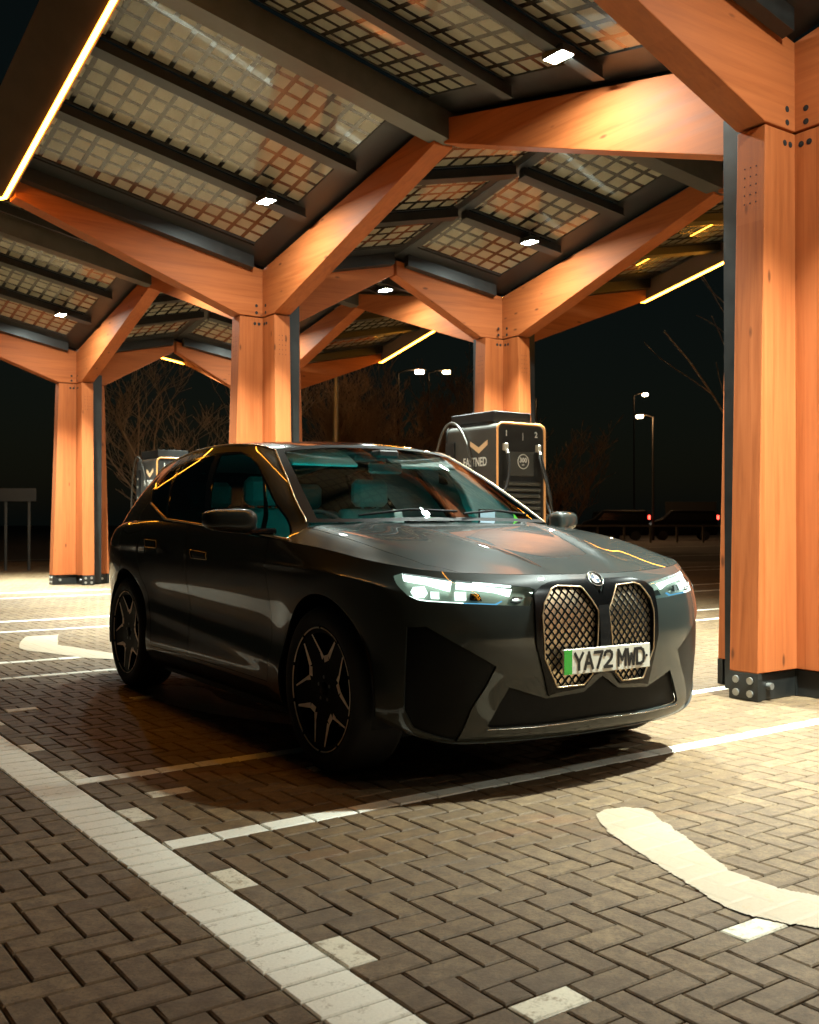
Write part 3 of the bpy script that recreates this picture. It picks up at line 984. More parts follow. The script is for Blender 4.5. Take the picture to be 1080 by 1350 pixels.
def merge(*ps):
    V = []; N = []; F = []
    for v, n, f in ps:
        b = len(V); V += list(v); N += list(n); F += [tuple(i + b for i in q) for q in f]
    return V, N, F
def emit(name, p, m, parent):
    V, N, F = p
    me = bpy.data.meshes.new(name); me.from_pydata([tuple(v) for v in V], [], F); me.materials.append(m)
    me.polygons.foreach_set('use_smooth', [True] * len(F)); me.update()
    me.normals_split_custom_set_from_vertices([tuple(n) for n in N])
    return link(name, me, parent)

# ---- materials ------------------------------------------------------------------
def make_paint_car():
    m = mat('dark_grey_metallic_paint', (.02, .022, .02), .42, .0, .12, 1., .006); nt = NT(m); oc = coords(nt)
    f = nt.noise(oc, 900, 2, .5)
    nt.set(nt.b, 'Base Color', nt.mix(f, (.018, .023, .021), (.028, .034, .031)))
    d = nt.noise(oc, 3.0, 4, .6)
    nt.set(nt.b, 'Roughness', nt.math('MULTIPLY_ADD', d, .10, .36))
    return m
M['paint'] = make_paint_car()
M['gloss'] = mat('gloss_black', (.006, .006, .006), .10, 0, .5, .6)
M['cornerb'] = mat('dark_corner_trim', (.003, .0035, .0035), .38, 0, .15)
M['black'] = noisy('black_plastic', (.003, .003, .003), (.006, .006, .006), 30, .55, spec=.15)
M['bronze'] = mat('bronze_trim', (.74, .56, .36), .36, .85)
M['surround'] = mat('black_grille_frame', (.003, .003, .003), .22, 0, .22)
M['lattice'] = mat('grille_black', (.004, .004, .004), .6, 0, .1)
M['grille_b'] = mat('grille_bronze', (.95, .80, .56), .34, .9)
M['silver'] = mat('satin_silver', (.62, .60, .56), .22, 1.)
M['tyre'] = noisy('tyre_rubber', (.008, .008, .008), (.014, .013, .013), 60, .75)
M['rim_black'] = mat('rim_gloss_black', (.003, .003, .003), .45, 0, .06)
M['rim_cut'] = mat('rim_machined_face', (.95, .78, .60), .42, .35)
M['disc'] = mat('brake_disc', (.16, .15, .14), .4, .8)
M['ws'] = glass('windscreen_glass', (.72, .80, .78), .9)
M['sideg'] = glass('front_side_glass', (.50, .58, .56), .8)
M['darkg'] = glass('privacy_glass', (.035, .045, .045), .8)
M['lens'] = glass('headlamp_lens', (.94, .97, .95), 1.)
M['seat'] = noisy('interior_leather', (.22, .22, .21), (.28, .28, .27), 8, .55)
M['cabin'] = noisy('cabin_dark_trim', (.02, .021, .021), (.03, .031, .03), 12, .6)
M['liner'] = noisy('roof_lining', (.30, .30, .29), (.34, .34, .33), 14, .85)
M['amb'] = lamp('teal_ambient_light', (.0, .80, .72), 13.)
M['visor_fill'] = lamp('teal_visor_fill', (.0, .80, .72), 45.)
M['drl'] = lamp('daytime_running_light', (.80, 1., .93), 3.2)
M['lowbeam'] = lamp('low_beam_lens', (.80, 1., .93), 2.2)
M['drl_blue'] = lamp('blue_accent_light', (.18, .62, 1.), .8)
M['plate_w'] = mat('white_plate', (.78, .74, .62), .42)
M['plate_g'] = mat('green_plate_band', (.05, .42, .05), .42)
M['plate_t'] = mat('black_plate_characters', (.012, .012, .012), .45)
M['screen'] = lamp('lit_screen', (.62, .86, .92), 1.1)
M['green_l'] = lamp('green_indicator_light', (.25, 1., .10), 1.3)

car = empty('electric_suv', (CX, CY, 0), CA)
tag(car, 'dark grey electric SUV with tall twin bronze grilles, lit headlights and a white front number plate', 'car')

# ---- polygons traced on the visible (right) side --------------------------------
fpx = lambda P: proj_car(P * [1, -1, 1])
_o = ray_car(540, 675)[0] * [1, -1, 1]
def facing(P, N): return np.where(((_o - P) * N).sum(1) > 0, 0., 1e5)
def px(sf, pts): return sf.inv(fpx, pts, True, facing).tolist()
fxz = lambda P: P[:, [0, 2]]
def xz(sf, pts): return sf.inv(fxz, pts).tolist()
fyz = lambda P: P[:, [1, 2]]
def frontal(P, N): return np.where(P[:, 0] > .3, 0., 1e5)

def circ(xc, r, zc=.385):
    a = [(xc + r * math.cos(t), zc + r * math.sin(t)) for t in np.linspace(-.12, math.pi + .12, 40)]
    return [(a[0][0], .10)] + a + [(a[-1][0], .10)]
arch_f = xz(SB, circ(0., .452)); arch_r = xz(SB, circ(-3.0, .458))
dfront = xz(SB, [(-.60, .345), (-.592, .55), (-.60, .80), (-.63, .96), (-.655, 1.2), (-1.83, 1.2), (-1.825, .9), (-1.80, .6), (-1.79, .345)])
drear = xz(SB, [(-1.805, .345), (-1.815, .6), (-1.84, .9), (-1.845, 1.3), (-2.62, 1.3), (-2.72, .98), (-2.66, .80), (-2.565, .70), (-2.50, .55), (-2.44, .345)])
hlamp = px(SB, [(518.5, 759), (530, 755.3), (560, 759), (598, 764.5), (641, 768.3), (697.6, 774.3), (705, 777), (700.6, 798.5), (663, 798.0), (614, 796.2), (575, 793.5), (551, 791), (536.7, 784.4), (525, 772.5)])
mid = SB.s1
def cap(poly, n):
    """close a traced polygon on the centre line"""
    return poly
gr_o = px(SB, [(703.0, 784), (712, 773.5), (722, 769), (738, 765.5), (771, 764.5), (780, 772), (789, 784.5)])
gr_b = px(SB, [(781, 890), (769, 906), (732, 913), (722, 917), (714, 880), (706.4, 850), (704.4, 812)])
tmid = lambda z: [mid, float(SB.inv(fyz, [(0.0, z)], True, frontal)[0][1])]
grille_poly = gr_o + [tmid(.868), tmid(.505)] + gr_b
mesh_in = px(SB, [(716, 796), (725.5, 777), (733, 773.5), (764, 774.5), (787, 805), (785.5, 850), (779, 888), (768, 902), (733, 905.5), (717, 868), (713.5, 812)])
intake = px(SB, [(642.5, 957), (671.7, 906.3), (720, 921), (770, 912)]) + [tmid(.485), tmid(.300)] + px(SB, [(711, 956.0), (647, 960)])
tri = px(SB, [(536, 827), (562, 826), (600, 848), (655, 879), (642, 905), (621.7, 936), (601, 978), (545, 960), (533, 937)])
sill = xz(SB, [(-2.53, .10), (-2.545, .30), (-2.40, .325), (-.62, .325), (-.47, .30), (-.465, .10)])
flap = px(SB, [(161, 699), (170, 690), (178, 686), (200, 687), (200, 693), (182, 701), (169, 704)])
h1 = px(SB, [(190.5, 711), (205.5, 712.5), (206, 722.5), (191, 721)])
h2 = px(SB, [(251, 725), (272, 728.5), (272.5, 738), (252, 735.5)])

cs = carve(SB, [('arch', arch_f), ('arch', arch_r), ('headlight', hlamp), ('grille', grille_poly), ('intake', intake), ('corner_trim', tri),
                ('handle', h1), ('handle', h2), ('front_door', dfront), ('rear_door', drear), ('flap', flap), ('sill', sill)], .035, .015)
def both(name, sf, key, C, m, parent, off=0., flange=.012, gap=0.):
    p = piece(sf, *C[key], off, flange, gap)
    return emit(name, mir(p), m, parent), emit(name, p, m, parent)
def whole(name, sf, key, C, m, parent, off=0., flange=.012, gap=0.):
    p = piece(sf, *C[key], off, flange, gap)
    return emit(name, merge(mir(p), p), m, parent)
GAP = .0032
lower = piece(SB, *cs['rest'], 0., .012, 0.)
handles = []
for nm, hk in (('front_door', h2), ('rear_door', h1)):
    r, l = both(nm, SB, nm, cs, M['paint'], car, 0., .02, GAP)
    hc = carve(SB, [('h', hk)], .05, .05)
    hp = piece(SB, *hc['h'], -.012, 0., 0.)
    ctr = np.mean(np.array(hk), 0)
    hk2 = (np.array(hk) - ctr) * [.80, .62] + ctr
    hc2 = carve(SB, [('h', hk2.tolist())], .05, .05)
    hq = piece(SB, *hc2['h'], .004, .012, 0.)
    for par, f in ((r, mir), (l, lambda q: q)):
        emit('handle_recess', f(hp), M['black'], par)
        emit('door_handle', f(hq), M['paint'], par)
        he_ = MB(); hp_ = SB.ev(dens(hk, .01)) + SB.nrm(dens(hk, .01)) * .0015
        he_.tube([(p[0], p[1] * (-1 if f is mir else 1), p[2]) for p in hp_] + [(hp_[0][0], hp_[0][1] * (-1 if f is mir else 1), hp_[0][2])], .0028, 5, 0, False)
        he_.build('handle_glint', M['bronze'], par)  # bright bead drawn in for the light caught on the recess edge
both('sill_trim', SB, 'sill', cs, M['black'], car, -.004, .02, GAP)
both('charge_flap', SB, 'flap', cs, M['paint'], car, .0, .01, GAP)
both('bumper_corner_trim', SB, 'corner_trim', cs, M['cornerb'], car, -.010, 0.)
whole('lower_intake', SB, 'intake', cs, M['black'], car, -.0135, 0.)

# ---- grille ---------------------------------------------------------------------
gsub = carve(SB, [('inner', mesh_in), ('outer', grille_poly)], .02, .02)
gsur = piece(SB, *gsub['outer'], .010, .03, 0.)
gs_o = emit('grille_surround', merge(mir(gsur), gsur), M['surround'], car)
gin = piece(SB, *gsub['inner'], -.012, 0.)
mesh_arr = np.array(mesh_in)
def st_of(y, z): return SB.inv(fyz, [(y, z)], True, frontal)
yz_in = SB.ev(dens(mesh_in, .02))[:, [1, 2]]
poly_yz = [tuple(p) for p in yz_in]
def clip_seg(a, b, poly, n=60):
    """parts of the segment a-b inside the polygon"""
    t = np.linspace(0, 1, n); P = np.array(a)[None] * (1 - t)[:, None] + np.array(b)[None] * t[:, None]
    m = inside(poly, P); out = []; cur = []
    for i in range(n):
        if m[i]: cur.append(P[i])
        elif cur:
            if len(cur) > 1: out.append((cur[0], cur[-1]))
            cur = []
    if len(cur) > 1: out.append((cur[0], cur[-1]))
    return out
ys = [p[0] for p in poly_yz]; zs = [p[1] for p in poly_yz]
y0g, y1g, z0g, z1g = min(ys), max(ys), min(zs), max(zs)
lat = []; nubs = []
dyc = .038; dzc = .044
sl_ = dzc / dyc
for sgn in (-1, 1):
    k = -60
    while k < 60:
        # line z = z0g + sgn*sl_*(y - y0g) + k*dzc
        a = (y0g - .02, z0g + sgn * sl_ * (-.02) + k * dzc); b = (y1g + .02, z0g + sgn * sl_ * (y1g - y0g + .02) + k * dzc)
        lat += clip_seg(a, b, poly_yz, 160)
        k += 1
def surf_pt(y, z, off):
    st = SB.inv(fyz, np.stack([y, z], 1), True, frontal); return SB.ev(st) + SB.nrm(st) * off, SB.nrm(st)
segA = np.array([s_[0] for s_ in lat]); segB = np.array([s_[1] for s_ in lat])
NSEG = 6
allp = []
for w in np.linspace(0, 1, NSEG): allp.append(segA * (1 - w) + segB * w)
allp = np.stack(allp, 1)                      # segs x NSEG x 2
Pt, Nt = surf_pt(allp[..., 0].ravel(), allp[..., 1].ravel(), -.0085)
Pt = Pt.reshape(len(lat), NSEG, 3); Nt = Nt.reshape(len(lat), NSEG, 3)
# triangular pegs in the openings
cells = []
r_ = 0
zc = z0g - .1
ny_ = int((y1g - y0g) / dyc) + 4; nz_ = int((z1g - z0g) / dzc) + 6
for i in range(-2, 2 * ny_):
    for j in range(-2, 2 * nz_):
        if (i + j) % 2: continue
        y = y0g + i * dyc / 2; z = z0g + j * dzc / 2
        if inside(poly_yz, np.array([(y, z)]))[0]: cells.append((y, z))
cells = np.array(cells)
Pc, Nc = surf_pt(cells[:, 0], cells[:, 1], -.012)
for sy, f in ((-1, lambda v: Vector((v[0], -v[1], v[2]))), (1, lambda v: Vector(v))):
    pl_ = emit('grille_panel', mir(gin) if sy < 0 else gin, M['grille_b'], car)
    lb = MB()
    for q in range(len(lat)):
        lb.tube([f(Pt[q, w]) for w in range(NSEG)], .0034, 5, 0, False)
    for q in range(len(cells)):
        c = Vector(Pc[q]); n_ = Vector(Nc[q])
        yv = Vector((0, 0, 1)).cross(n_).normalized(); zv = n_.cross(yv)
        tri_ = [c + zv * .010 + n_ * .001, c - zv * .005 + yv * .004 + n_ * .001, c - zv * .005 - yv * .004 + n_ * .001, c + n_ * .005]
        if sy < 0: tri_ = [f(t) for t in tri_]
        lb.add(tri_, [(0, 1, 3), (1, 2, 3), (2, 0, 3)])
    lb.build('grille_lattice', M['lattice'], pl_)
    ol = MB()
    stp = dens(mesh_in, .015); Pp = SB.ev(stp) + SB.nrm(stp) * .011
    ol.tube([f(p) for p in Pp] + [f(Pp[0])], .0035, 6, 0, False)
    ol.build('grille_edge', M['bronze'], pl_)
# chrome-dark centre bar
cb = MB()
ctr_pts = [(0.0, z) for z in np.linspace(.52, .80, 8)]
Pm, Nm = surf_pt(np.zeros(8), np.linspace(.52, .80, 8), .016)
for k in range(7):
    for a, b in (((-.030), (.030)),):
        v = [(Pm[k][0], a, Pm[k][2]), (Pm[k][0], b, Pm[k][2]), (Pm[k + 1][0], b, Pm[k + 1][2]), (Pm[k + 1][0], a, Pm[k + 1][2])]
        cb.add(v, [(0, 1, 2, 3)], 0)
cb.build('grille_centre_bar', M['black'], gs_o)

# ---- headlights -------------------------------------------------------------------
def reg(poly, off, flange, res=.02):
    c = carve(SB, [('q', poly)], res, res); return piece(SB, *c['q'], off, flange, 0.)
hl_house = piece(SB, *cs['headlight'], -.045, 0.)
hl_lens = piece(SB, *cs['headlight'], -.002, .044)
bars = [px(SB, p) for p in ([(529, 756.4), (562, 760.3), (596, 765.6), (594, 776.5), (578, 771.6), (560, 766.2), (530, 761.6)],
                            [(602, 766.6), (640, 770.3), (677, 775), (674, 785), (655, 778.6), (627, 774.2), (602, 772.4)])]
lows = [px(SB, p) for p in ([(539.7, 777), (543, 770.3), (559, 769.2), (563, 778), (558, 785), (544, 784.6)], [(567, 777), (579, 777.6), (579.4, 787), (567.5, 786)],
                            [(600.5, 777), (616, 777.6), (616.6, 790), (601.5, 789.6)])]
dims = [px(SB, p) for p in ([(622, 779.5), (634, 780.5), (638, 791), (621, 790.5)], [(680, 785), (693, 786), (690, 794), (677, 793.5)])]
blue = px(SB, [(560, 792.0), (612, 794.0), (655, 795.2), (663, 791), (665, 792), (657, 797.0), (612, 796.0), (575, 793.6)])
strip_lo = px(SB, [(538, 784.0), (551, 788.4), (575, 791.6), (612, 794.0), (612, 795.6), (575, 793.3), (551, 790.4), (538, 785.4)])
M['hl_house'] = mat('headlamp_reflector', (.27, .32, .26), .40, .3)
for s_, f in ((-1, mir), (1, lambda q: q)):
    hl = emit('headlight', f(hl_house), M['hl_house'], car)
    emit('lens_cover', f(hl_lens), M['lens'], hl)
    for b in bars: emit('running_light', f(reg(b, -.016, .012)), M['drl'], hl)
    for b in lows: emit('beam_lens', f(reg(b, -.022, .015)), M['lowbeam'], hl)
    for b in dims: emit('reflector_lens', f(reg(b, -.024, .012)), M['gloss'], hl)
    emit('accent_light', f(reg(blue, -.018, .008)), M['drl_blue'], hl)
    emit('running_light', f(reg(strip_lo, -.015, .008)), M['drl'], hl)

# ---- bonnet -----------------------------------------------------------------------
hl_line = px(HD, [(398, 694), (450, 708), (507, 727), (560, 745), (610, 760.5), (660, 770)])
bon = [[0, 0]] + [[h[0], max(0., h[1])] for h in hl_line] + [[HD.s1 * .62, HD.t1], [0, HD.t1]]
bon[1][1] = 0.
ch_ = carve(HD, [('bonnet', bon)], .03, .03)
whole('bonnet', HD, 'bonnet', ch_, M['paint'], car, 0., .015, GAP)
fender = piece(HD, *ch_['rest'], 0., .02, 0.)

# ---- greenhouse ---------------------------------------------------------------------
dlo = px(SG, [(199.5, 663), (201.4, 645), (223, 619.5), (255.5, 605), (289, 597.2), (318, 595.5), (332.6, 601), (342, 614.5), (354, 640), (366, 666), (384, 706.5), (380.5, 712), (342, 702.5), (278.4, 693.6), (219.4, 683.8)])
pan_r = px(SG, [(201.5, 662.5), (203, 646), (224, 621.5), (236, 615.0), (218.5, 680.5)])
pan_m = px(SG, [(221.5, 681.8), (239, 613.8), (257, 606.6), (283, 600.0), (270, 690.5)])
pan_f = px(SG, [(277, 691.6), (290, 599.5), (318, 597.5), (331, 602.6), (340, 615), (345.5, 628), (342, 701)])
pan_q = px(SG, [(346, 701.7), (349, 636), (363.5, 666), (381, 706), (379.5, 710)])
cg = carve(SG, [('pane_q', pan_q), ('pane_f', pan_f), ('pane_m', pan_m), ('pane_r', pan_r), ('dlo', dlo)], .03, .025)
upper = piece(SG, *cg['rest'], 0., .02, 0.)
both('window_surround', SG, 'dlo', cg, M['gloss'], car, -.002, .012)
for key, mt in (('pane_f', 'sideg'), ('pane_q', 'sideg'), ('pane_m', 'darkg'), ('pane_r', 'darkg')):
    both('side_window', SG, key, cg, M[mt], car, -.005, 0.)
# bright trim along the bottom of the side windows, and the roof-rail trim line
bt_st = px(SG, [(199.3, 663.5), (219.2, 684.6), (278.4, 694.4), (342, 703.3), (383, 712.6)])
rl_st = None
def strip_on(sf, pts, rad, off, n=60):
    pts = np.array(pts); d = np.concatenate([[0], np.cumsum(np.linalg.norm(np.diff(pts, axis=0), axis=1))])
    t = np.linspace(0, d[-1], n); q = np.stack([np.interp(t, d, pts[:, 0]), np.interp(t, d, pts[:, 1])], 1)
    return sf.ev(q) + sf.nrm(q) * off
bt = strip_on(SG, bt_st, .006, .001)
rr_ = SG.ev([[a, SG.t1 - .012] for a in np.linspace(.05, SG.s1 * .93, 60)]) + SG.nrm([[a, SG.t1 - .012] for a in np.linspace(.05, SG.s1 * .93, 60)]) * .002
ap_ = SG.ev([[.012, b] for b in np.linspace(SG.kt[1], SG.t1 - .012, 30)]) + SG.nrm([[.012, b] for b in np.linspace(SG.kt[1], SG.t1 - .012, 30)]) * .002
for s_ in (-1, 1):
    k = MB(); k.tube([(p[0], p[1] * s_, p[2]) for p in bt], .0075, 6); k.build('window_trim', M['bronze'], car)
    k = MB(); k.tube([(p[0], p[1] * s_, p[2]) for p in list(ap_) + list(rr_)], .0055, 6); k.build('roof_trim', M['bronze'], car)
# windscreen, roof, tailgate
wsin = [[0, .035], [SW.s1 * .5, .035], [SW.s1 - .05, .04], [SW.s1 - .05, SW.t1 - .05], [SW.s1 * .5, SW.t1 - .045], [0, SW.t1 - .045]]
cw = carve(SW, [('glass', wsin)], .04, .04)
whole('windscreen', SW, 'glass', cw, M['ws'], car, 0., 0.)
frame_ws = piece(SW, *cw['rest'], .001, 0.)
emit('windscreen_band', merge(mir(frame_ws), frame_ws), M['black'], car)
rin = [[0, .03], [SR.s1 - .10, .03], [SR.s1 - .10, SR.t1 - .28], [0, SR.t1 - .28]]
cr_ = carve(SR, [('glass', rin)], .05, .05)
whole('roof_glass', SR, 'glass', cr_, M['gloss'], car, .0005, .01)
roof = piece(SR, *cr_['rest'], 0., .015, 0.)
tin = [[0, STL.t1 * .22], [STL.s1 * .86, STL.t1 * .24], [STL.s1 * .86, STL.t1 * .90], [0, STL.t1 * .92]]
ct = carve(STL, [('glass', tin)], .05, .05)
whole('rear_window', STL, 'glass', ct, M['darkg'], car, 0., .01)
tail = piece(STL, *ct['rest'], 0., .015, 0.)
emit('body', merge(*[q for p in (lower, fender, upper, roof, tail) for q in (mir(p), p)]), M['paint'], car)
# dark lining behind the shut lines and wheel wells, underbody
inner = MB()
for s_ in (-1, 1):
    for xc, rr2 in ((0., .462), (-3., .468)):
        n = 28; vs = []
        for k in range(n + 1):
            a = -.25 + (math.pi + .5) * k / n
            for yy in (.955, .52): vs.append((xc + rr2 * math.cos(a), yy * s_, .385 + rr2 * math.sin(a)))
        inner.add(vs, [(2 * k, 2 * k + 1, 2 * k + 3, 2 * k + 2) for k in range(n)])
        inner.box((xc, .51 * s_, .55), (.47, .01, .36))
inner.box((-1.5, 0, .235), (.95, .80, .03)); inner.box((-3.0, 0, .30), (.95, .5, .03)); inner.box((.25, 0, .26), (.48, .5, .03))
inner.box((-1.5, .86, .60), (.95, .012, .42)); inner.box((-1.5, -.86, .60), (.95, .012, .42))
inner.build('underbody', M['black'], car)
cow = MB(); cow.box((-.42, 0, 1.06), (.16, .78, .05)); cow.build('cowl', M['black'], car)

# lip spoiler line under the intake, wiper
lp_st = px(SB, [(643, 962), (711, 957.7)]) + [tmid(.292)]
lpp = strip_on(SB, lp_st, .006, .002, 40)
k = MB(); k.tube([(p[0], -p[1], p[2]) for p in lpp] + [(p[0], p[1], p[2]) for p in lpp[::-1]], .003, 6); k.build('lip_trim', M['silver'], car)
for y0, y1 in ((-.55, .02), (.05, .60)):
    wp = MB(); q = SW.ev([[abs(y0), .05], [abs((y0 + y1) / 2), .09], [abs(y1), .07]])
    wp.tube([(q[0][0] + .02, y0, q[0][2] + .012), (q[1][0] + .02, (y0 + y1) / 2, q[1][2] + .014), (q[2][0] + .02, y1, q[2][2] + .014)], .007, 6)
    wp.build('wiper', M['black'], car)

# ---- wheels -------------------------------------------------------------------------
def wheel(x, y, s):
    """s = -1 right side, +1 left side; outward is s*y"""
    t = MB(); o = .135
    t.lathe([(.300, -.11), (.345, -.130), (.376, -.122), (.389, -.095), (.391, 0), (.389, .095), (.378, .118), (.352, .133), (.315, .134), (.296, .122)], 72, 0)
    for k in range(3):
        pass
    ty = t.build('wheel', M['tyre'], car); ty.location = (x, y, .389)
    ty.rotation_euler = (0, 0, 0 if s > 0 else math.pi)
    rm = MB()
    rm.lathe([(.297, .118), (.293, .126), (.284, .122), (.272, .085), (.262, .02), (.255, -.09)], 72, 0)
    # face disc with five truncated V windows
    face = []
    n = 5; outer = [Vector((.283 * math.cos(a), .283 * math.sin(a))) for a in np.linspace(0, 2 * math.pi, 120, endpoint=False)]
    verts = list(outer); edges = [(i, (i + 1) % 120) for i in range(120)]; holes = []
    for k in range(n):
        a = math.pi / 2 + .10 + k * 2 * math.pi / n
        def pol(r, da): return (r * math.cos(a + da), r * math.sin(a + da))
        h = [pol(.268, -.47), pol(.268, -.30), pol(.268, -.1), pol(.268, .1), pol(.268, .27), pol(.268, .40), pol(.168, .17), pol(.150, -.10), pol(.175, -.22)]
        holes.append(h); b = len(verts); verts += [Vector(p) for p in h]; edges += [(b + i, b + (i + 1) % len(h)) for i in range(len(h))]
    r = delaunay_2d_cdt(verts, edges, [], 1, 1e-6)
    V = np.array([tuple(v) for v in r[0]]); F = []
    for f in r[2]:
        c = V[list(f)].mean(0)[None]
        if any(inside(h, c)[0] for h in holes): continue
        F.append(tuple(f))
    def dep(rr): return .098 + .018 * (rr / .28) ** 2
    v3 = [(p[0], dep(math.hypot(*p)), p[1]) for p in V]
    rm.add(v3, [f[::-1] for f in F], 0)
    for h in holes:
        L = len(h)
        for i in range(L):
            a, b = h[i], h[(i + 1) % L]
            za, zb = dep(math.hypot(*a)), dep(math.hypot(*b))
            rm.add([(a[0], za, a[1]), (b[0], zb, b[1]), (b[0] * .97, zb - .05, b[1] * .97), (a[0] * .97, za - .05, a[1] * .97)], [(0, 3, 2, 1)], 0)
        def bar(p, q, w0, w1, lift=.003):
            p = np.array(p); q = np.array(q); d = (q - p) / np.linalg.norm(q - p); nn = np.array([-d[1], d[0]])
            c4 = [p + nn * w0, q + nn * w1, q - nn * w1 * .2, p - nn * w0 * .2]
            rm.add([(c[0], dep(math.hypot(*c)) + lift, c[1]) for c in c4], [(0, 1, 2, 3)], 1)
            rm.add([(c[0], dep(math.hypot(*c)) + lift - .0005, c[1]) for c in c4], [(3, 2, 1, 0)], 1)
        bar(h[0], h[8], .007, .012); bar(h[8], h[7], .015, .022); bar(h[7], h[6], .026, .023); bar(h[6], h[5], .022, .009)
    # thin bright ring, broken at each spoke
    for k in range(10):
        a0 = math.pi / 2 + k * math.pi / 5 + .03; a1 = a0 + math.pi / 5 - .06
        P = [(.2895 * math.cos(a), .124, .2895 * math.sin(a)) for a in np.linspace(a0, a1, 10)]
        rm.tube(P, .0042, 5, 1, False)
    ro = rm.build('rim', [M['rim_black'], M['rim_cut']], ty)
    hb = MB(); hb.lathe([(.0, .112), (.030, .112), (.034, .106), (.034, .09)], 24, 0)
    for k in range(5):
        a = k * 2 * math.pi / 5 + .3; hb.tube([(.056 * math.cos(a), .085, .056 * math.sin(a)), (.056 * math.cos(a), .106, .056 * math.sin(a))], .009, 6, 1)
    hb.build('hub_cap', [M['rim_black'], M['disc']], ty)
    dk = MB(); dk.lathe([(.06, .0), (.06, .03), (.185, .03), (.185, .0)], 40, 0); dk.build('brake_disc', M['disc'], ty)
    dd = MB(); dd.lathe([(.0, -.02), (.258, -.02)], 40, 0); dd.build('wheel_back', M['black'], ty)
for x in (0., -3.):
    for s in (-1, 1): wheel(x, s * .845, s)

# ---- mirrors -----------------------------------------------------------------------
M['mirror_g'] = mat('mirror_glass', (.8, .8, .8), .02, 1.)
for s in (-1, 1):
    me_ = MB(); n, m_ = 28, 14; vs = []
    for i in range(m_ + 1):
        for k in range(n):
            ph = -math.pi / 2 + math.pi * i / m_; th = 2 * math.pi * k / n
            sg = lambda v, e: math.copysign(abs(v) ** e, v)
            cx_ = sg(math.cos(ph), .55) * sg(math.cos(th), .7); cz_ = sg(math.cos(ph), .55) * sg(math.sin(th), .62); cy_ = sg(math.sin(ph), .55)
            X = .085 * cx_ * (1 if cx_ > 0 else .75); Y = .122 * cy_; Z = .062 * cz_ * (1 - .16 * cy_)
            vs.append((-.655 + X - .05 * (cy_ + 1), s * (1.135 + Y), 1.180 + Z + .006 * cy_))
    fs = [(i * n + k, i * n + (k + 1) % n, (i + 1) * n + (k + 1) % n, (i + 1) * n + k) for i in range(m_) for k in range(n)]
    if s < 0: fs = [f[::-1] for f in fs]
    me_.add(vs, fs, 0, True)
    mo = me_.build('door_mirror', M['paint'], car)
    st_ = MB(); st_.bbox((-.655, s * .985, 1.125), (.055, .075, .017), .008); st_.build('mirror_arm', M['gloss'], mo)
    gl = MB(); gl.bbox((-.742, s * 1.128, 1.180), (.003, .095, .045), .002); gl.build('mirror_glass', M['mirror_g'], mo)

# ---- number plate and badge --------------------------------------------------------
Pp_, Np_ = surf_pt(np.array([0.]), np.array([.565]), .028)
PX, PZ = float(Pp_[0][0]), .565
pb = MB(); pb.bbox((PX, 0, PZ), (.006, .26, .0555), .003); plate = pb.build('number_plate', M['plate_w'], car)
# pixel check: the plate runs from the car's right (-y) to its left
gb = MB(); gb.box((PX + .0066, -.26 + .024, PZ), (.0006, .0225, .053)); gb.build('green_band', M['plate_g'], plate)
GL = {'Y': [[(0, 1), (.5, .48), (1, 1)], [(.5, .48), (.5, 0)]], 'A': [[(0, 0), (.5, 1), (1, 0)], [(.2, .33), (.8, .33)]],
      '7': [[(0, 1), (1, 1), (.38, 0)]], '2': [[(.02, .78), (.10, .92), (.3, 1), (.7, 1), (.92, .90), (1, .75), (.96, .6), (.80, .45), (.02, .02)], [(0, 0), (1, 0)]],
      'M': [[(0, 0), (0, 1), (.5, .36), (1, 1), (1, 0)]], 'W': [[(0, 1), (.2, 0), (.5, .68), (.8, 0), (1, 1)]],
      'D': [[(0, 0), (0, 1), (.55, 1), (.85, .88), (1, .64), (1, .36), (.85, .12), (.55, 0), (0, 0)]]}
tb = MB(); cur = -.26 + .064; cw_, chh, sk = .0445, .068, .0070
lay = 0
for chx in 'YA72 MWD':
    if chx == ' ': cur += .026; continue
    for ln in GL[chx]:
        for i in range(len(ln) - 1):
            a = np.array([cur + ln[i][0] * cw_, PZ - chh / 2 + ln[i][1] * chh]); b = np.array([cur + ln[i + 1][0] * cw_, PZ - chh / 2 + ln[i + 1][1] * chh])
            d = (b - a) / np.linalg.norm(b - a); nn = np.array([-d[1], d[0]]) * sk
            a = a - d * sk * .9; b = b + d * sk * .9; lay = (lay + 1) % 7
            X = PX + .0072 + lay * .00012
            tb.add([(X, *(a - nn)), (X, *(b - nn)), (X, *(b + nn)), (X, *(a + nn))], [(0, 1, 2, 3)])
    cur += cw_ + .0130
tb.build('plate_characters', M['plate_t'], plate)
sc_ = MB(); sc_.tube([(PX + .006, .235, PZ), (PX + .009, .235, PZ)], .006, 8); sc_.build('plate_screw', M['plate_t'], plate)

# round emblem on the bonnet edge
bst = SB.inv(fyz, [(0., .912)], True, frontal)
bp_ = SB.ev(bst)[0]; bn_ = SB.nrm(bst)[0]
bn = Vector(bn_); bn.y = 0; bn.normalize(); bc = Vector(bp_) + bn * .003; bc.y = 0
ux_ = Vector((0, 1, 0)); vx_ = bn.cross(ux_).normalized()
if vx_.z < 0: vx_ = -vx_
def bpt(r, a, h): return bc + ux_ * (r * math.cos(a)) + vx_ * (r * math.sin(a)) + bn * h
def fan(mb, r0, r1, a0, a1, h, m, n=10):
    vs = []
    for k in range(n + 1):
        a = a0 + (a1 - a0) * k / n; vs += [bpt(r0, a, h), bpt(r1, a, h)]
    mb.add(vs, [(2 * k, 2 * k + 1, 2 * k + 3, 2 * k + 2) for k in range(n)], m)
eb = MB()
fan(eb, 0., .041, 0, 2 * math.pi, .003, 0, 40)
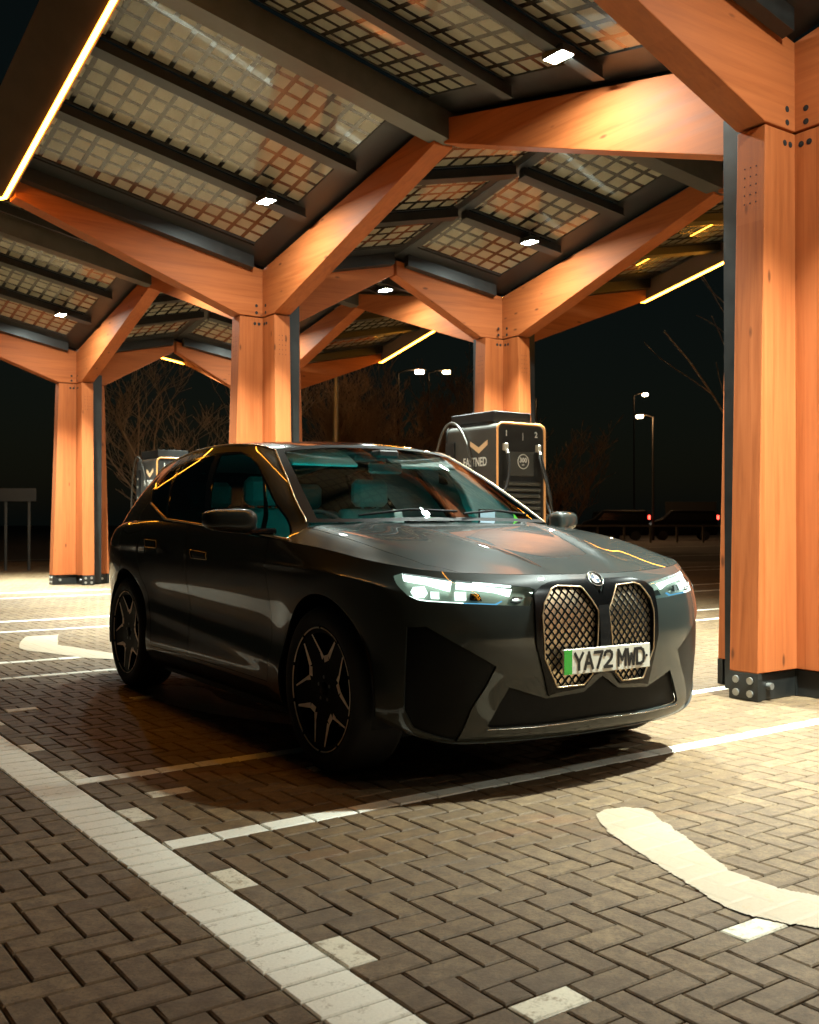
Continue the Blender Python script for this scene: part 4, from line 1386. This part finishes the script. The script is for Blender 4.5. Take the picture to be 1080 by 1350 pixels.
for q in range(4): fan(eb, .002, .0235, q * math.pi / 2 + .03, (q + 1) * math.pi / 2 - .03, .0045, 1 if q % 2 else 2)
emb = eb.build('bonnet_emblem', [M['gloss'], mat('emblem_blue', (.03, .06, .10), .25), mat('emblem_white', (.72, .72, .70), .3)], car)
rg_ = MB()
for rr3 in (.0405, .0250): rg_.tube([bpt(rr3, a, .005) for a in np.linspace(0, 2 * math.pi, 41)], .0018, 6, 0, False)
rg_.build('emblem_ring', M['silver'], emb)
lt = MB()
for chx, ac in (('B', math.pi * .80), ('M', math.pi * .5), ('W', math.pi * .20)):
    G_ = GL.get(chx) or [[(0, 0), (0, 1), (.7, 1), (.9, .8), (.7, .52), (0, .52)], [(.7, .52), (1, .3), (.75, 0), (0, 0)]]
    up = ux_ * math.cos(ac) + vx_ * math.sin(ac); rt = ux_ * math.sin(ac) - vx_ * math.cos(ac)
    o_ = bc + up * .0330 + bn * .0042
    for ln in G_:
        lt.tube([o_ + rt * ((p[0] - .5) * .0085) + up * ((p[1] - .5) * .0085) for p in ln], .0011, 4, 0, False)
lt.build('emblem_letters', M['silver'], emb)

# ---- cabin ---------------------------------------------------------------------------
fl = MB(); fl.box((-1.9, 0, .47), (1.4, .82, .02)); fl.box((-.62, 0, .70), (.02, .80, .25)); fl.box((-3.15, 0, .8), (.02, .78, .33)); fl.build('cabin_floor', M['cabin'], car)
da = MB()
da.prism([(-.42, 1.09), (-.95, 1.085), (-1.02, 1.03), (-1.0, .88), (-.66, .75), (-.42, .9)], lambda p, s: Vector((p[0], (-.78, .78)[1 - s], p[1])))
dash = da.build('dashboard', M['cabin'], car)
dal = MB(); dal.bbox((-1.026, 0, .985), (.006, .74, .008), .003); dal.build('cabin_light_strip', M['amb'], dash)
scn = MB(); scn.bbox((-1.0, -.24, 1.115), (.012, .40, .055), .005, rot=Matrix.Rotation(-.25, 3, 'Y')); scn.build('curved_display', M['gloss'], dash)
stw = MB()
cw0 = Vector((-1.13, -.37, 1.085)); tl = Matrix.Rotation(R(-24), 3, 'Y')
stw.tube([cw0 + tl @ Vector((0, .185 * math.cos(a), .165 * math.sin(a))) for a in np.linspace(0, 2 * math.pi, 37)], .016, 8, 0, False)
stw.bbox(cw0 + tl @ Vector((.03, 0, 0)), (.03, .075, .055), .015, 0, tl)
stw.box(cw0 + tl @ Vector((.01, 0, -.01)), (.012, .17, .014), 0, tl)
stw.tube([cw0 + Vector((.03, 0, 0)), (-.95, -.37, .92)], .03, 8)
stw.build('steering_wheel', M['cabin'], car)
def seat(x, y, wdt, rear=False):
    s = empty('seat_root')
    bpy.data.objects.remove(s)
    b = MB()
    prof = [(.0, .0), (.50, .04), (.54, .10), (.50, .155), (.05, .13), (-.02, .10)]
    b.prism([(x + p[0], .50 + p[1] + .05) for p in prof], lambda p, k: Vector((p[0], y + (-wdt, wdt)[1 - k], p[1])))
    o = b.build('seat_cushion' if not rear else 'rear_seat_cushion', M['seat'], car)
    k_ = MB()
    pr = [(x - .02, .64), (x + .13, .66), (x - .02, 1.02), (x - .11, 1.26), (x - .19, 1.27), (x - .22, 1.2), (x - .14, .95)]
    k_.prism(pr, lambda p, k: Vector((p[0], y + (-wdt * .95, wdt * .95)[1 - k], p[1])))
    bk = k_.build('seat_back', M['seat'], car)
    hr = MB(); hr.bbox((x - .17, y, 1.375), (.055, wdt * .52, .095), .035); hr.tube([(x - .16, y - .06, 1.24), (x - .17, y - .06, 1.33)], .01, 6); hr.tube([(x - .16, y + .06, 1.24), (x - .17, y + .06, 1.33)], .01, 6)
    hr.build('head_restraint', M['seat'], bk)
    for q in (o, bk):
        bv = q.modifiers.new('bevel', 'BEVEL'); bv.width = .035; bv.segments = 3; bv.limit_method = 'ANGLE'; bv.angle_limit = R(28)
        for pl2 in q.data.polygons: pl2.use_smooth = True
seat(-1.72, -.40, .26); seat(-1.72, .40, .26); seat(-2.75, -.38, .33, True); seat(-2.75, .38, .33, True)
lin = piece(SR, *cr_['glass'], -.045, 0.); lin = (lin[0], [[-a for a in n] for n in lin[1]], [f[::-1] for f in lin[2]])
emit('roof_lining', merge(mir(lin), lin), M['liner'], car)
vs_ = MB(); vs_.bbox((-1.18, -.36, 1.555), (.09, .22, .010), .006, rot=Matrix.Rotation(R(28), 3, 'Y')); vs_.bbox((-1.18, .36, 1.555), (.09, .22, .010), .006, rot=Matrix.Rotation(R(28), 3, 'Y'))
vs_.build('sun_visor', M['liner'], car)
rv = MB(); rv.bbox((-1.02, 0, 1.50), (.018, .115, .034), .012); rv.tube([(-1.03, 0, 1.53), (-1.06, 0, 1.60)], .012, 6); rv.bbox((-1.02, 0, 1.585), (.05, .07, .022), .01); rv.build('rear_view_mirror', M['cabin'], car)
ol_ = MB(); ol_.bbox((-1.30, 0, 1.575), (.09, .10, .018), .008); oh = ol_.build('overhead_console', M['cabin'], car)
oll = MB(); oll.quad((-1.392, -.09, 1.562), (-1.392, -.09, 1.588), (-1.392, .09, 1.588), (-1.392, .09, 1.562)); oll.build('cabin_lamp', M['amb'], oh)
dt_ = MB(); dt_.quad((-.93, -.70, 1.0885), (-.90, -.70, 1.0885), (-.90, .1, 1.0885), (-.93, .1, 1.0885)); dt_.build('cabin_light_strip', M['visor_fill'], dash)  # added strip, put on the dash to light the visor and wheel
for s in (-1, 1):
    dc = MB(); dc.bbox((-1.55, s * .80, .93), (.62, .035, .09), .02); d_ = dc.build('door_card', M['cabin'], car)
    a_ = MB(); a_.bbox((-1.5, s * .762, .985), (.55, .003, .007), .002); a_.build('cabin_light_strip', M['amb'], d_)
# parking-charge display and a green light behind the windscreen
tg_ = MB(); tg_.bbox((-.62, .47, 1.205), (.006, .062, .045), .003); dsp = tg_.build('dash_display', M['gloss'], car)
tg2 = MB(); tg2.quad((-.613, .415, 1.167), (-.613, .525, 1.167), (-.613, .525, 1.243), (-.613, .415, 1.243)); tg2.build('display_face', M['screen'], dsp)
gl_ = MB(); gl_.add([(-.60, .66, 1.165), (-.60, .72, 1.165), (-.60, .655, 1.225)], [(0, 1, 2)]); gl_.build('green_indicator', M['green_l'], dsp)
# ---------------------------------------------------------------- rapid chargers
M['charger'] = noisy('charcoal_powder_coat', (.045, .044, .038), (.06, .058, .05), 3, .42)
M['charger_dark'] = noisy('charger_front', (.018, .018, .017), (.028, .028, .026), 6, .35)
M['glow_trim'] = mat('glowing_orange_trim', (.85, .38, .12), .35, .2, emit=(1., .45, .15), es=.30)  # trim given a weak orange glow of its own, not a lamp
M['white_mark'] = mat('white_lettering', (.8, .78, .7), .5)
M['orange_mark'] = mat('pale_orange_chevron', (.85, .55, .30), .5)
M['rubber'] = noisy('cable_rubber', (.02, .02, .019), (.03, .03, .028), 20, .45)
M['plug'] = mat('pale_plug_holder', (.62, .58, .48), .4)

def text_mesh(body, size, m, bold=0.0, name='lettering', extrude=.0008, squash=1.0):
    c = bpy.data.curves.new(name, 'FONT'); c.body = body; c.size = size; c.align_x = 'CENTER'; c.align_y = 'CENTER'
    c.offset = bold; c.extrude = extrude; c.resolution_u = 3
    o = bpy.data.objects.new(name, c); COL.objects.link(o)
    bpy.context.view_layer.update()
    me = bpy.data.meshes.new_from_object(o.evaluated_get(bpy.context.evaluated_depsgraph_get()))
    bpy.data.objects.remove(o); bpy.data.curves.remove(c)
    me.materials.clear(); me.materials.append(m)
    for v in me.vertices: v.co.x *= squash
    return me

def build_charger(label, u, v, rz=0.):
    """origin at the foot of the near corner; x = depth (front at x=0, body towards -x), y = width"""
    w0 = g2w(u, v)
    t = empty('rapid_charger', (w0.x, w0.y, 0), GA + rz)
    tag(t, label, 'charger', 'rapid chargers under the canopy')
    Wd, Dp, H = .78, 1.02, 2.40
    def rr(inset, r, z0=.12, top=H, n=6):
        y0, y1 = inset, Wd - inset; z1 = top - inset
        pts = [(y0, z0)]
        for k in range(n + 1):
            a = math.pi - k * (math.pi / 2) / n
            pts.append((y0 + r + r * math.cos(a), z1 - r + r * math.sin(a)))
        for k in range(n + 1):
            a = math.pi / 2 - k * (math.pi / 2) / n
            pts.append((y1 - r + r * math.cos(a), z1 - r + r * math.sin(a)))
        pts.append((y1, z0))
        return pts
    b = MB()
    P = rr(0, .085)
    b.prism(P, lambda p, s: Vector(((-.02, -Dp)[1 - s], p[0], p[1])), 0)
    body = b.build('cabinet', M['charger'], t)
    bv = body.modifiers.new('bevel', 'BEVEL'); bv.width = .012; bv.segments = 2; bv.limit_method = 'ANGLE'; bv.angle_limit = R(50)
    pl = MB(); pl.box((-.5, Wd / 2, .06), (.47, Wd / 2 - .03, .058)); pl.build('plinth', M['steel'], t)
    tr = MB(); tr.tube([Vector((-.004, p[0], p[1])) for p in P], .014, 8)
    tr.build('edge_trim', M['glow_trim'], t)
    tr2 = MB(); P2 = rr(-.004, .085); tr2.tube([Vector((-Dp, p[0], p[1])) for p in P2], .010, 8); tr2.build('rear_edge_trim', M['charger_dark'], t)
    fr = MB()
    Pf = rr(.03, .06)
    fr.prism(Pf, lambda p, s: Vector(((-.012, -.019)[s], p[0], p[1])), 0)
    front = fr.build('front_panel', M['charger_dark'], t)
    lv = MB()
    for k in range(17):
        z = 1.66 - k * .075
        lv.prism([(-.011, z - .030), (.020, z - .026), (.030, z + .006), (-.011, z + .024)], lambda p, s: Vector((p[0], (.095, Wd - .095)[s], p[1])), 0)
    lv.build('louvre', M['charger'], front)
    sc = MB(); sc.bbox((-.006, Wd / 2, 1.90), (.012, .20, .15), .006); sc.build('display_panel', M['charger'], front)
    # round 300 kW badge
    rg = MB()
    rg.tube([Vector((.0085, Wd / 2 + .02 + .088 * math.cos(a * math.pi / 16), 1.93 + .088 * math.sin(a * math.pi / 16))) for a in range(33)], .0055, 6, 0, False)
    badge = rg.build('power_rating', M['white_mark'], front)
    rot = Matrix(((0, 0, 1, 0), (1, 0, 0, 0), (0, 1, 0, 0), (0, 0, 0, 1)))
    def put(txt, size, x, y, z, m, bold, squash=1., par=front, mt=rot, nm='lettering'):
        me = text_mesh(txt, size, m, bold, nm, squash=squash)
        me.transform(Matrix.Translation((x, y, z)) @ mt)
        return link(nm, me, par)
    put('300', .082, .0075, Wd / 2 + .02, 1.945, M['white_mark'], .002)
    put('kW', .026, .0075, Wd / 2 + .02, 1.888, M['white_mark'], .0006)
    put('1', .10, -.0095, .15, 2.27, M['white_mark'], .002)
    put('2', .10, -.0095, Wd - .14, 2.27, M['white_mark'], .002)
    put('|', .10, -.0095, Wd / 2 + .03, 2.25, M['white_mark'], .0)
    # chevron and name on the side facing the car (side y=0, reading towards +x)
    sd = Matrix(((1, 0, 0, 0), (0, 0, -1, 0), (0, 1, 0, 0), (0, 0, 0, 1)))
    cv = MB()
    for s in (-1, 1):
        pts = [(0, -.055), (s * .17, .045), (s * .17, .105), (0, .02)]
        if s > 0: pts = pts
        cv.prism(pts if s > 0 else pts[::-1], lambda p, k: Vector((-.36 + p[0], (-.006, .002)[k], 2.09 + p[1])))
    cv.build('chevron_mark', M['orange_mark'], body)
    put('FASTNED', .155, -.44, -.0012, 1.925, M['white_mark'], .003, .72, body, sd, 'name_lettering')
    # plug holders and hanging cables
    for k, y in enumerate((.11, Wd - .13)):
        h = MB(); h.bbox((.02, y, 2.10), (.03, .028, .045), .008)
        h.tube([(.03, y, 2.08), (.065, y, 2.02)], .020, 8)
        h.build('plug_holder', M['plug'] if k else M['plug'], t)
    c1 = MB()
    def bez(p, n=18):
        p = [Vector(q) for q in p]; o = []
        for i in range(n + 1):
            s = i / n
            o.append(p[0] * (1 - s) ** 3 + 3 * p[1] * s * (1 - s) ** 2 + 3 * p[2] * s * s * (1 - s) + p[3] * s ** 3)
        return o
    c1.tube(bez([(.065, .11, 2.02), (.12, .13, 1.70), (.10, .05, 1.45), (.06, -.25, 1.36)]) + bez([(.06, -.25, 1.36), (.04, -.40, 1.33), (-.2, -.3, 1.5), (-.32, -.03, 1.62)])[1:], .019, 8)
    c1.build('charging_cable', M['rubber'], t)
    c2 = MB()
    c2.tube(bez([(.065, Wd - .13, 2.02), (.11, Wd - .10, 1.80), (.10, Wd - .02, 1.5), (.08, Wd + .05, 1.32)]) + bez([(.08, Wd + .05, 1.32), (.06, Wd + .09, 1.2), (0, Wd + .08, 1.3), (-.02, Wd + .02, 1.45)])[1:], .019, 8)
    c2.tube(bez([(.065, Wd - .16, 2.02), (.13, Wd - .18, 1.75), (.12, Wd - .02, 1.62), (.08, Wd + .04, 1.40)]), .015, 8)
    c2.build('charging_cable', M['rubber'], t)
    # tall cable guide loop at the rear end of the side
    lp = MB()
    lp.tube(bez([(-.42, -.02, 1.72), (-.52, -.05, 2.25), (-.70, -.06, 2.46), (-.86, -.06, 2.45)], 14) + bez([(-.86, -.06, 2.45), (-1.02, -.06, 2.44), (-1.30, -.02, 2.15), (-1.34, 0, 1.35)], 14)[1:], .016, 8)
    lp.build('cable_loop', M['steel_grey'], t)
    pn = MB(); pn.bbox((-.93, -.015, 1.7), (.09, .012, .5), .006)
    for z in (2.02, 1.86, 1.66): pn.tube([(-.93, -.03, z), (-.93, -.02, z)], .02, 10, 1)
    pn.build('service_panel', [M['charger_dark'], M['plug']], t)
    # flat cap over the roof of the cabinet
    cp = MB(); cp.bbox((-.60, Wd / 2, H + .095), (.43, Wd / 2 - .08, .068), .008); cp.box((-.60, Wd / 2, H + .012), (.3, .3, .013))
    cp.build('roof_cap', M['steel'], t)
    return t
build_charger('charcoal rapid charger with an orange edge and a 300 badge behind the car bonnet', -9.58, 8.10)
build_charger('distant charcoal charger seen over the tail of the car', -18.5, 7.26)

# ---------------------------------------------------------------- street lamps, poles
M['pole'] = noisy('galvanised_pole', (.30, .28, .23), (.38, .35, .28), 4, .5, .3)
M['faint_lit_pole'] = noisy('faintly_lit_post', (.02, .018, .014), (.03, .026, .02), 4, .6)  # lit copy of the black post, its faint light put into the colour
M['unlit_pole'] = noisy('unlit_lamp_post', (.004, .004, .004), (.006, .006, .005), 4, .8, spec=.1)  # post colour blackened to stand for the night shade on it
M['street'] = lamp('street_lamp_glow', (1.0, .55, .24), 700.)
M['shrub_light'] = lamp('hidden_shrub_light', (1.0, .58, .27), 70.)  # glow of the unseen lamp head added to brighten the shrubs
def street_lamp(x, y, h, label, arm=1.0, ang=0., pm='unlit_pole', size=1.0, m='street', lit=True):
    t = empty('street_lamp', (x, y, 0), ang)
    tag(t, label, 'street lamp', 'street lamps around the car park')
    p = MB(); p.tube([(0, 0, 0), (0, 0, 1.2), (0, 0, h)], [.09, .075, .045], 10)
    p.tube([(0, 0, h - .02), (arm * .5, 0, h + .12), (arm, 0, h + .16)], [.04, .035, .03], 8)
    p.build('pole', M[pm], t)
    hd = MB(); hd.bbox((arm + .25 * size, 0, h + .17), (.34 * size, .14 * size, .055), .02); hd.build('lamp_head', M['unlit_pole'], t)
    if lit:
        l = MB(); s = size
        l.bbox((arm + .25 * s, 0, h + .02), (.24 * s, .16 * s, .085), .04); l.build('lamp_glass', M[m], t)
    return t
street_lamp(-.65, 60, 10.0, 'lit street lamp above the bare shrubs, left of a pair', 1.0, 0., size=1.0)
street_lamp(1.35, 72, 11.75, 'lit street lamp above the bare shrubs, right of a pair', 1.0, 0., size=1.0)
street_lamp(18.0, 82, 11.4, 'higher of two distant lit street lamps left of the big timber column', .7, 0., size=.8)
street_lamp(16.2, 68, 8.2, 'lower lit street lamp on a pole left of the big timber column', .7, math.pi, pm='faint_lit_pole', size=.8)
street_lamp(7.2, 58, 8.2, 'tiny lit street lamp beyond the right end of the charger', .5, math.pi, size=.5)
street_lamp(-2.01, 28, 8.3, 'pale metal lamp post beside the bare shrubs, its hidden lamp added to light them', .8, R(60), pm='pole', m='shrub_light')

# ---------------------------------------------------------------- bare winter trees
M['bark'] = noisy('bare_bark', (.24, .15, .08), (.34, .22, .13), 6, .85)
M['birch'] = noisy('pale_bark', (.30, .22, .14), (.40, .30, .20), 6, .8)
M['twig'] = noisy('dead_twigs', (.26, .15, .075), (.38, .23, .12), 8, .9)
def bare_tree(name, x, y, h, label, cat, group=None, seed=1, spread=.9, trunk_r=.09, stems=1, lean=(0, 0), depth=5, bark='bark', fork=.28, start=.0):
    rg = random.Random(seed)
    t = empty(name, (x, y, 0)); tag(t, label, cat, group)
    tk = MB(); cr = MB()
    def grow(p, d, L, r, lev, mb):
        n = 4 if lev < 3 else 2; pts = [p]; rads = [r]
        q = p.copy(); dd = d.copy()
        for k in range(n):
            dd = (dd + Vector((rg.uniform(-1, 1), rg.uniform(-1, 1), rg.uniform(-.3, .7))) * .16).normalized()
            q = q + dd * (L / n); pts.append(q.copy()); rads.append(max(.0075, r * (1 - .45 * (k + 1) / n)))
        mb.tube(pts, rads, 6 if lev < 2 else (4 if lev < 4 else 3), 0, lev == 0, True)
        if lev >= depth: return
        nb = rg.randint(3, 4) if lev else rg.randint(6, 8)
        for b in range(nb):
            k = rg.randint(1, n) if lev else rg.randint(1 if start < .3 else 2, n)
            ax = Vector((rg.uniform(-1, 1), rg.uniform(-1, 1), rg.uniform(.0, .7))).normalized()
            nd = (dd * rg.uniform(.5, 1.1) + ax * spread).normalized()
            grow(pts[k], nd, L * rg.uniform(.45, .72), rads[k] * rg.uniform(.45, .68), lev + 1, cr)
    for s in range(stems):
        a = 2 * math.pi * s / max(1, stems) + rg.random()
        d = Vector((lean[0] + (math.cos(a) * fork if stems > 1 else 0), lean[1] + (math.sin(a) * fork if stems > 1 else 0), 1)).normalized()
        grow(Vector((math.cos(a) * .05 * (stems > 1), math.sin(a) * .05 * (stems > 1), -.05)), d, h * .52 * rg.uniform(.85, 1.1), trunk_r, 0, tk)
    tk.build('trunk', M[bark], t); cr.build('crown', M['twig'] if bark == 'bark' else M[bark], t)
    return t
G1 = 'bare trees and shrubs beyond the canopy'
bare_tree('bare_tree', -7.3, 30, 6.6, 'bare tree with a pale upright trunk left of the leaning tree', 'tree', G1, 3, .8, .085, 2, (0, 0), 4, 'birch', .12)
bare_tree('bare_tree', -6.4, 31, 6.9, 'bare pale tree leaning right just beside the middle timber column', 'tree', G1, 5, .8, .09, 1, (.42, 0), 4, 'birch')
bare_tree('bare_shrub', -1.7, 34, 5.9, 'tallest bare shrub, lit warm beside the pale metal pole', 'shrub', G1, 8, .62, .06, 5, (0, 0), 5, 'bark', .28)
bare_tree('bare_shrub', -.35, 35, 5.2, 'bare shrub right of the tallest shrub', 'shrub', G1, 9, .6, .05, 5, (0, 0), 5, 'bark', .40)
bare_tree('bare_shrub', .9, 37, 5.6, 'bare shrub under the pair of street lamps', 'shrub', G1, 12, .6, .05, 5, (0, 0), 5, 'bark', .40)
bare_tree('bare_shrub', 2.2, 38, 5.8, 'bare shrub left of the timber column behind the charger', 'shrub', G1, 15, .6, .05, 5, (0, 0), 5, 'bark', .40)
bare_tree('bare_tree', 4.7, 33, 4.0, 'dim bare sapling right of the charger', 'tree', G1, 21, .7, .035, 2, (.05, 0), 4, 'bark', .3)
bare_tree('bare_tree', 8.55, 25, 9.5, 'thin pale trunk leaning left beside the big timber column', 'tree', G1, 23, .5, .06, 1, (-.235, 0), 2, 'birch', start=.6)

# ---------------------------------------------------------------- rail fence, signs, far cars
M['rail'] = noisy('timber_rail', (.16, .13, .095), (.22, .18, .13), 6, .8)
f = empty('rail_fence', (9.5, 60, 0)); tag(f, 'low single rail fence along the far edge of the car park', 'fence')
rl = MB(); rl.bbox((6.2, 0, .98), (6.4, .04, .055), .01); rl.build('rail', M['rail'], f)
for k in range(9):
    ps = MB(); ps.bbox((k * 1.55, .07, .5), (.06, .06, .53), .012); ps.build('post', M['rail'], f)
M['dark_post'] = noisy('dull_post', (.03, .03, .026), (.045, .045, .04), 5, .7)
M['sign'] = noisy('dull_sign_back', (.022, .022, .02), (.03, .03, .027), 5, .7)
def sign(x, y, w, h, z, label, posts=2):
    t = empty('sign_board', (x, y, 0)); tag(t, label, 'sign')
    b = MB(); b.bbox((0, 0, z), (w / 2, .02, h / 2), .008); b.build('board', M['sign'], t)
    for k in range(posts):
        p = MB(); px = (k - (posts - 1) / 2) * w * .6
        p.tube([(px, .05, 0), (px, .05, z + h / 2 - .05)], .038, 8); p.build('post', M['dark_post'], t)
sign(-9.6, 25, .95, .32, 1.85, 'blank dim sign board on two posts at the far left')
sign(6.1, 43, .62, .75, 2.0, 'small dim sign board right of the charger')
sign(22.0, 80, 4.0, 1.4, 2.1, 'wide dim sign board in front of the far trees at the right')

M['car_dark'] = mat('dark_car_paint', (.004, .004, .0045), .5, 0, .1)
M['car_glass'] = mat('dark_car_glass', (.01, .011, .012), .08, 0, .6)
M['tail'] = lamp('tail_lamp_red', (1., .05, .03), 9.)
M['headl'] = lamp('far_headlamp', (1., .92, .75), 16.)
M['tyre_far'] = mat('far_tyre', (.02, .02, .02), .8)
def far_car(x, y, rz, label, lamp_kind):
    t = empty('parked_car', (x, y, 0), rz); tag(t, label, 'car', 'cars at the far edge of the car park')
    side = [(-2.15, .35), (-2.2, .75), (-2.18, 1.60), (-2.0, 1.98), (.75, 2.0), (1.35, 1.45), (2.05, 1.22), (2.2, .95), (2.2, .5), (2.12, .3)]
    b = MB(); b.prism(side[::-1], lambda p, s: Vector((p[0], (-.86, .86)[s], p[1])))
    o = b.build('body', M['car_dark'], t)
    bv = o.modifiers.new('bevel', 'BEVEL'); bv.width = .09; bv.segments = 3; bv.limit_method = 'ANGLE'; bv.angle_limit = R(25)
    w = MB()
    for s in (-1, 1):
        w.prism([(-1.9, 1.30), (-1.85, 1.78), (.68, 1.80), (1.15, 1.34)], lambda p, k: Vector((p[0], s * (.862, .868)[k if s > 0 else 1 - k], p[1])))
    w.build('side_window', M['car_glass'], t)
    for wx in (-1.35, 1.35):
        for s in (-1, 1):
            tr = MB(); tr.lathe([(.0, -.1), (.2, -.1), (.31, -.09), (.31, .09), (.2, .1), (0, .1)], 20, 0, 'y', False, (wx, s * .8, .31)); tr.build('wheel', M['tyre_far'], t)
    for s in (-1, 1):
        l = MB(); e = -2.2 if lamp_kind == 'tail' else 2.16
        l.bbox((e, s * .80, 1.52 if lamp_kind == 'tail' else 1.45), (.07, .09, .13 if lamp_kind == 'tail' else .08), .02); l.build('tail_lamp' if lamp_kind == 'tail' else 'headlight', M['tail' if lamp_kind == 'tail' else 'headl'], t)
far_car(13.6, 68, R(172), 'far dark van with a red tail lamp, behind the left end of the rail fence', 'tail')
far_car(18.4, 69, R(172), 'far dark van with a red tail lamp, behind the right part of the fence', 'tail')
far_car(14.9, 74, R(-75), 'far dark van with pale headlights between the two red tail lamps', 'head')

# ---------------------------------------------------------------- sky and light
w = bpy.data.worlds.new('World'); SC.world = w; w.use_nodes = True
nt_ = w.node_tree; bg = nt_.nodes['Background']
sky = nt_.nodes.new('ShaderNodeTexSky'); sky.sky_type = 'NISHITA'; sky.sun_disc = False
sky.sun_elevation = R(2); sky.sun_rotation = R(160)
mx = nt_.nodes.new('ShaderNodeMix'); mx.data_type = 'RGBA'; mx.blend_type = 'MIX'
mx.inputs[0].default_value = .985; mx.inputs[7].default_value = (.0105, .0235, .0225, 1)
nt_.links.new(sky.outputs[0], mx.inputs[6]); nt_.links.new(mx.outputs[2], bg.inputs[0])
bg.inputs[1].default_value = .10
sl = bpy.data.lights.new('moon', 'SUN'); sl.energy = .004; sl.angle = R(.5); sl.color = (1, .95, .88)
so = bpy.data.objects.new('moon', sl); COL.objects.link(so); so.rotation_euler = (R(50), 0, R(160))
so.location = (0, 0, 30)

# ---------------------------------------------------------------- camera
cam = bpy.data.cameras.new('camera'); co = bpy.data.objects.new('camera', cam); COL.objects.link(co)
cam.sensor_fit = 'VERTICAL'; cam.sensor_height = 36.; cam.lens = 36. * 1349.04 / 1350.
cam.clip_end = 2000; cam.clip_start = .05
co.location = (0, 0, CAM_H); co.rotation_euler = (R(90 + .5959), 0, 0)
SC.camera = co
cam.dof.use_dof = True; cam.dof.focus_distance = 4.9; cam.dof.aperture_fstop = 5.6
SC.view_settings.view_transform = 'Standard'; SC.view_settings.look = 'None'
SC.view_settings.exposure = 0.; SC.view_settings.gamma = 1.
SC.cycles.use_denoising = True
SC.cycles.max_bounces = 8; SC.cycles.transparent_max_bounces = 12
SC.cycles.sample_clamp_indirect = 4.
# ---------------------------------------------------------------- labels of the repeated lamps
canopy['label'] = 'timber canopy on branching columns with a folded glass solar roof over the SUV'
car['label'] = 'dark grey electric SUV with twin tall grilles, lit headlights and white number plate'
where = {('A', 1): 'added unseen column', ('A', 0): 'big right column', ('A', 2): 'middle column', ('A', 3): 'far left column',
         ('B', 0): 'right row end', ('B', 1): 'column above the charger', ('B', 2): 'hidden rear column'}
def nearest(u, row):
    cc = [c for c in COLS if c[2] == row]
    return min(range(len(cc)), key=lambda q: abs(u - cc[q][0])), cc
for o, u, v, su, sv in DLS:
    row = 'A' if v < 8 else 'B'; k, cc = nearest(u, row)
    tag(o, 'small white downlight under the roof, %s side of the %s' % ('camera' if su > 0 else 'far', where[(row, k)]), 'lamp', 'white downlights under the canopy roof')
for o, mid in led_labels.items():
    if mid.x < -22.3:
        q = 'left end' if mid.y < 6.3 else 'left middle' if mid.y < 8 else 'right middle' if mid.y < 9.8 else 'right end'
        tag(o, 'warm light line on the far gable of the canopy, %s' % q, 'light strip', 'warm light lines along the canopy edges')
        continue
    row = 'A' if mid.y < 8 else 'B'; off = 0.
    k, cc = nearest(mid.x - off, row)
    tag(o, 'warm light line on the %s roof edge, %s side of the %s' % ('left' if row == 'A' else 'right', 'camera' if mid.x - off > cc[k][0] else 'far', where[(row, k)]), 'light strip', 'warm light lines along the canopy edges')
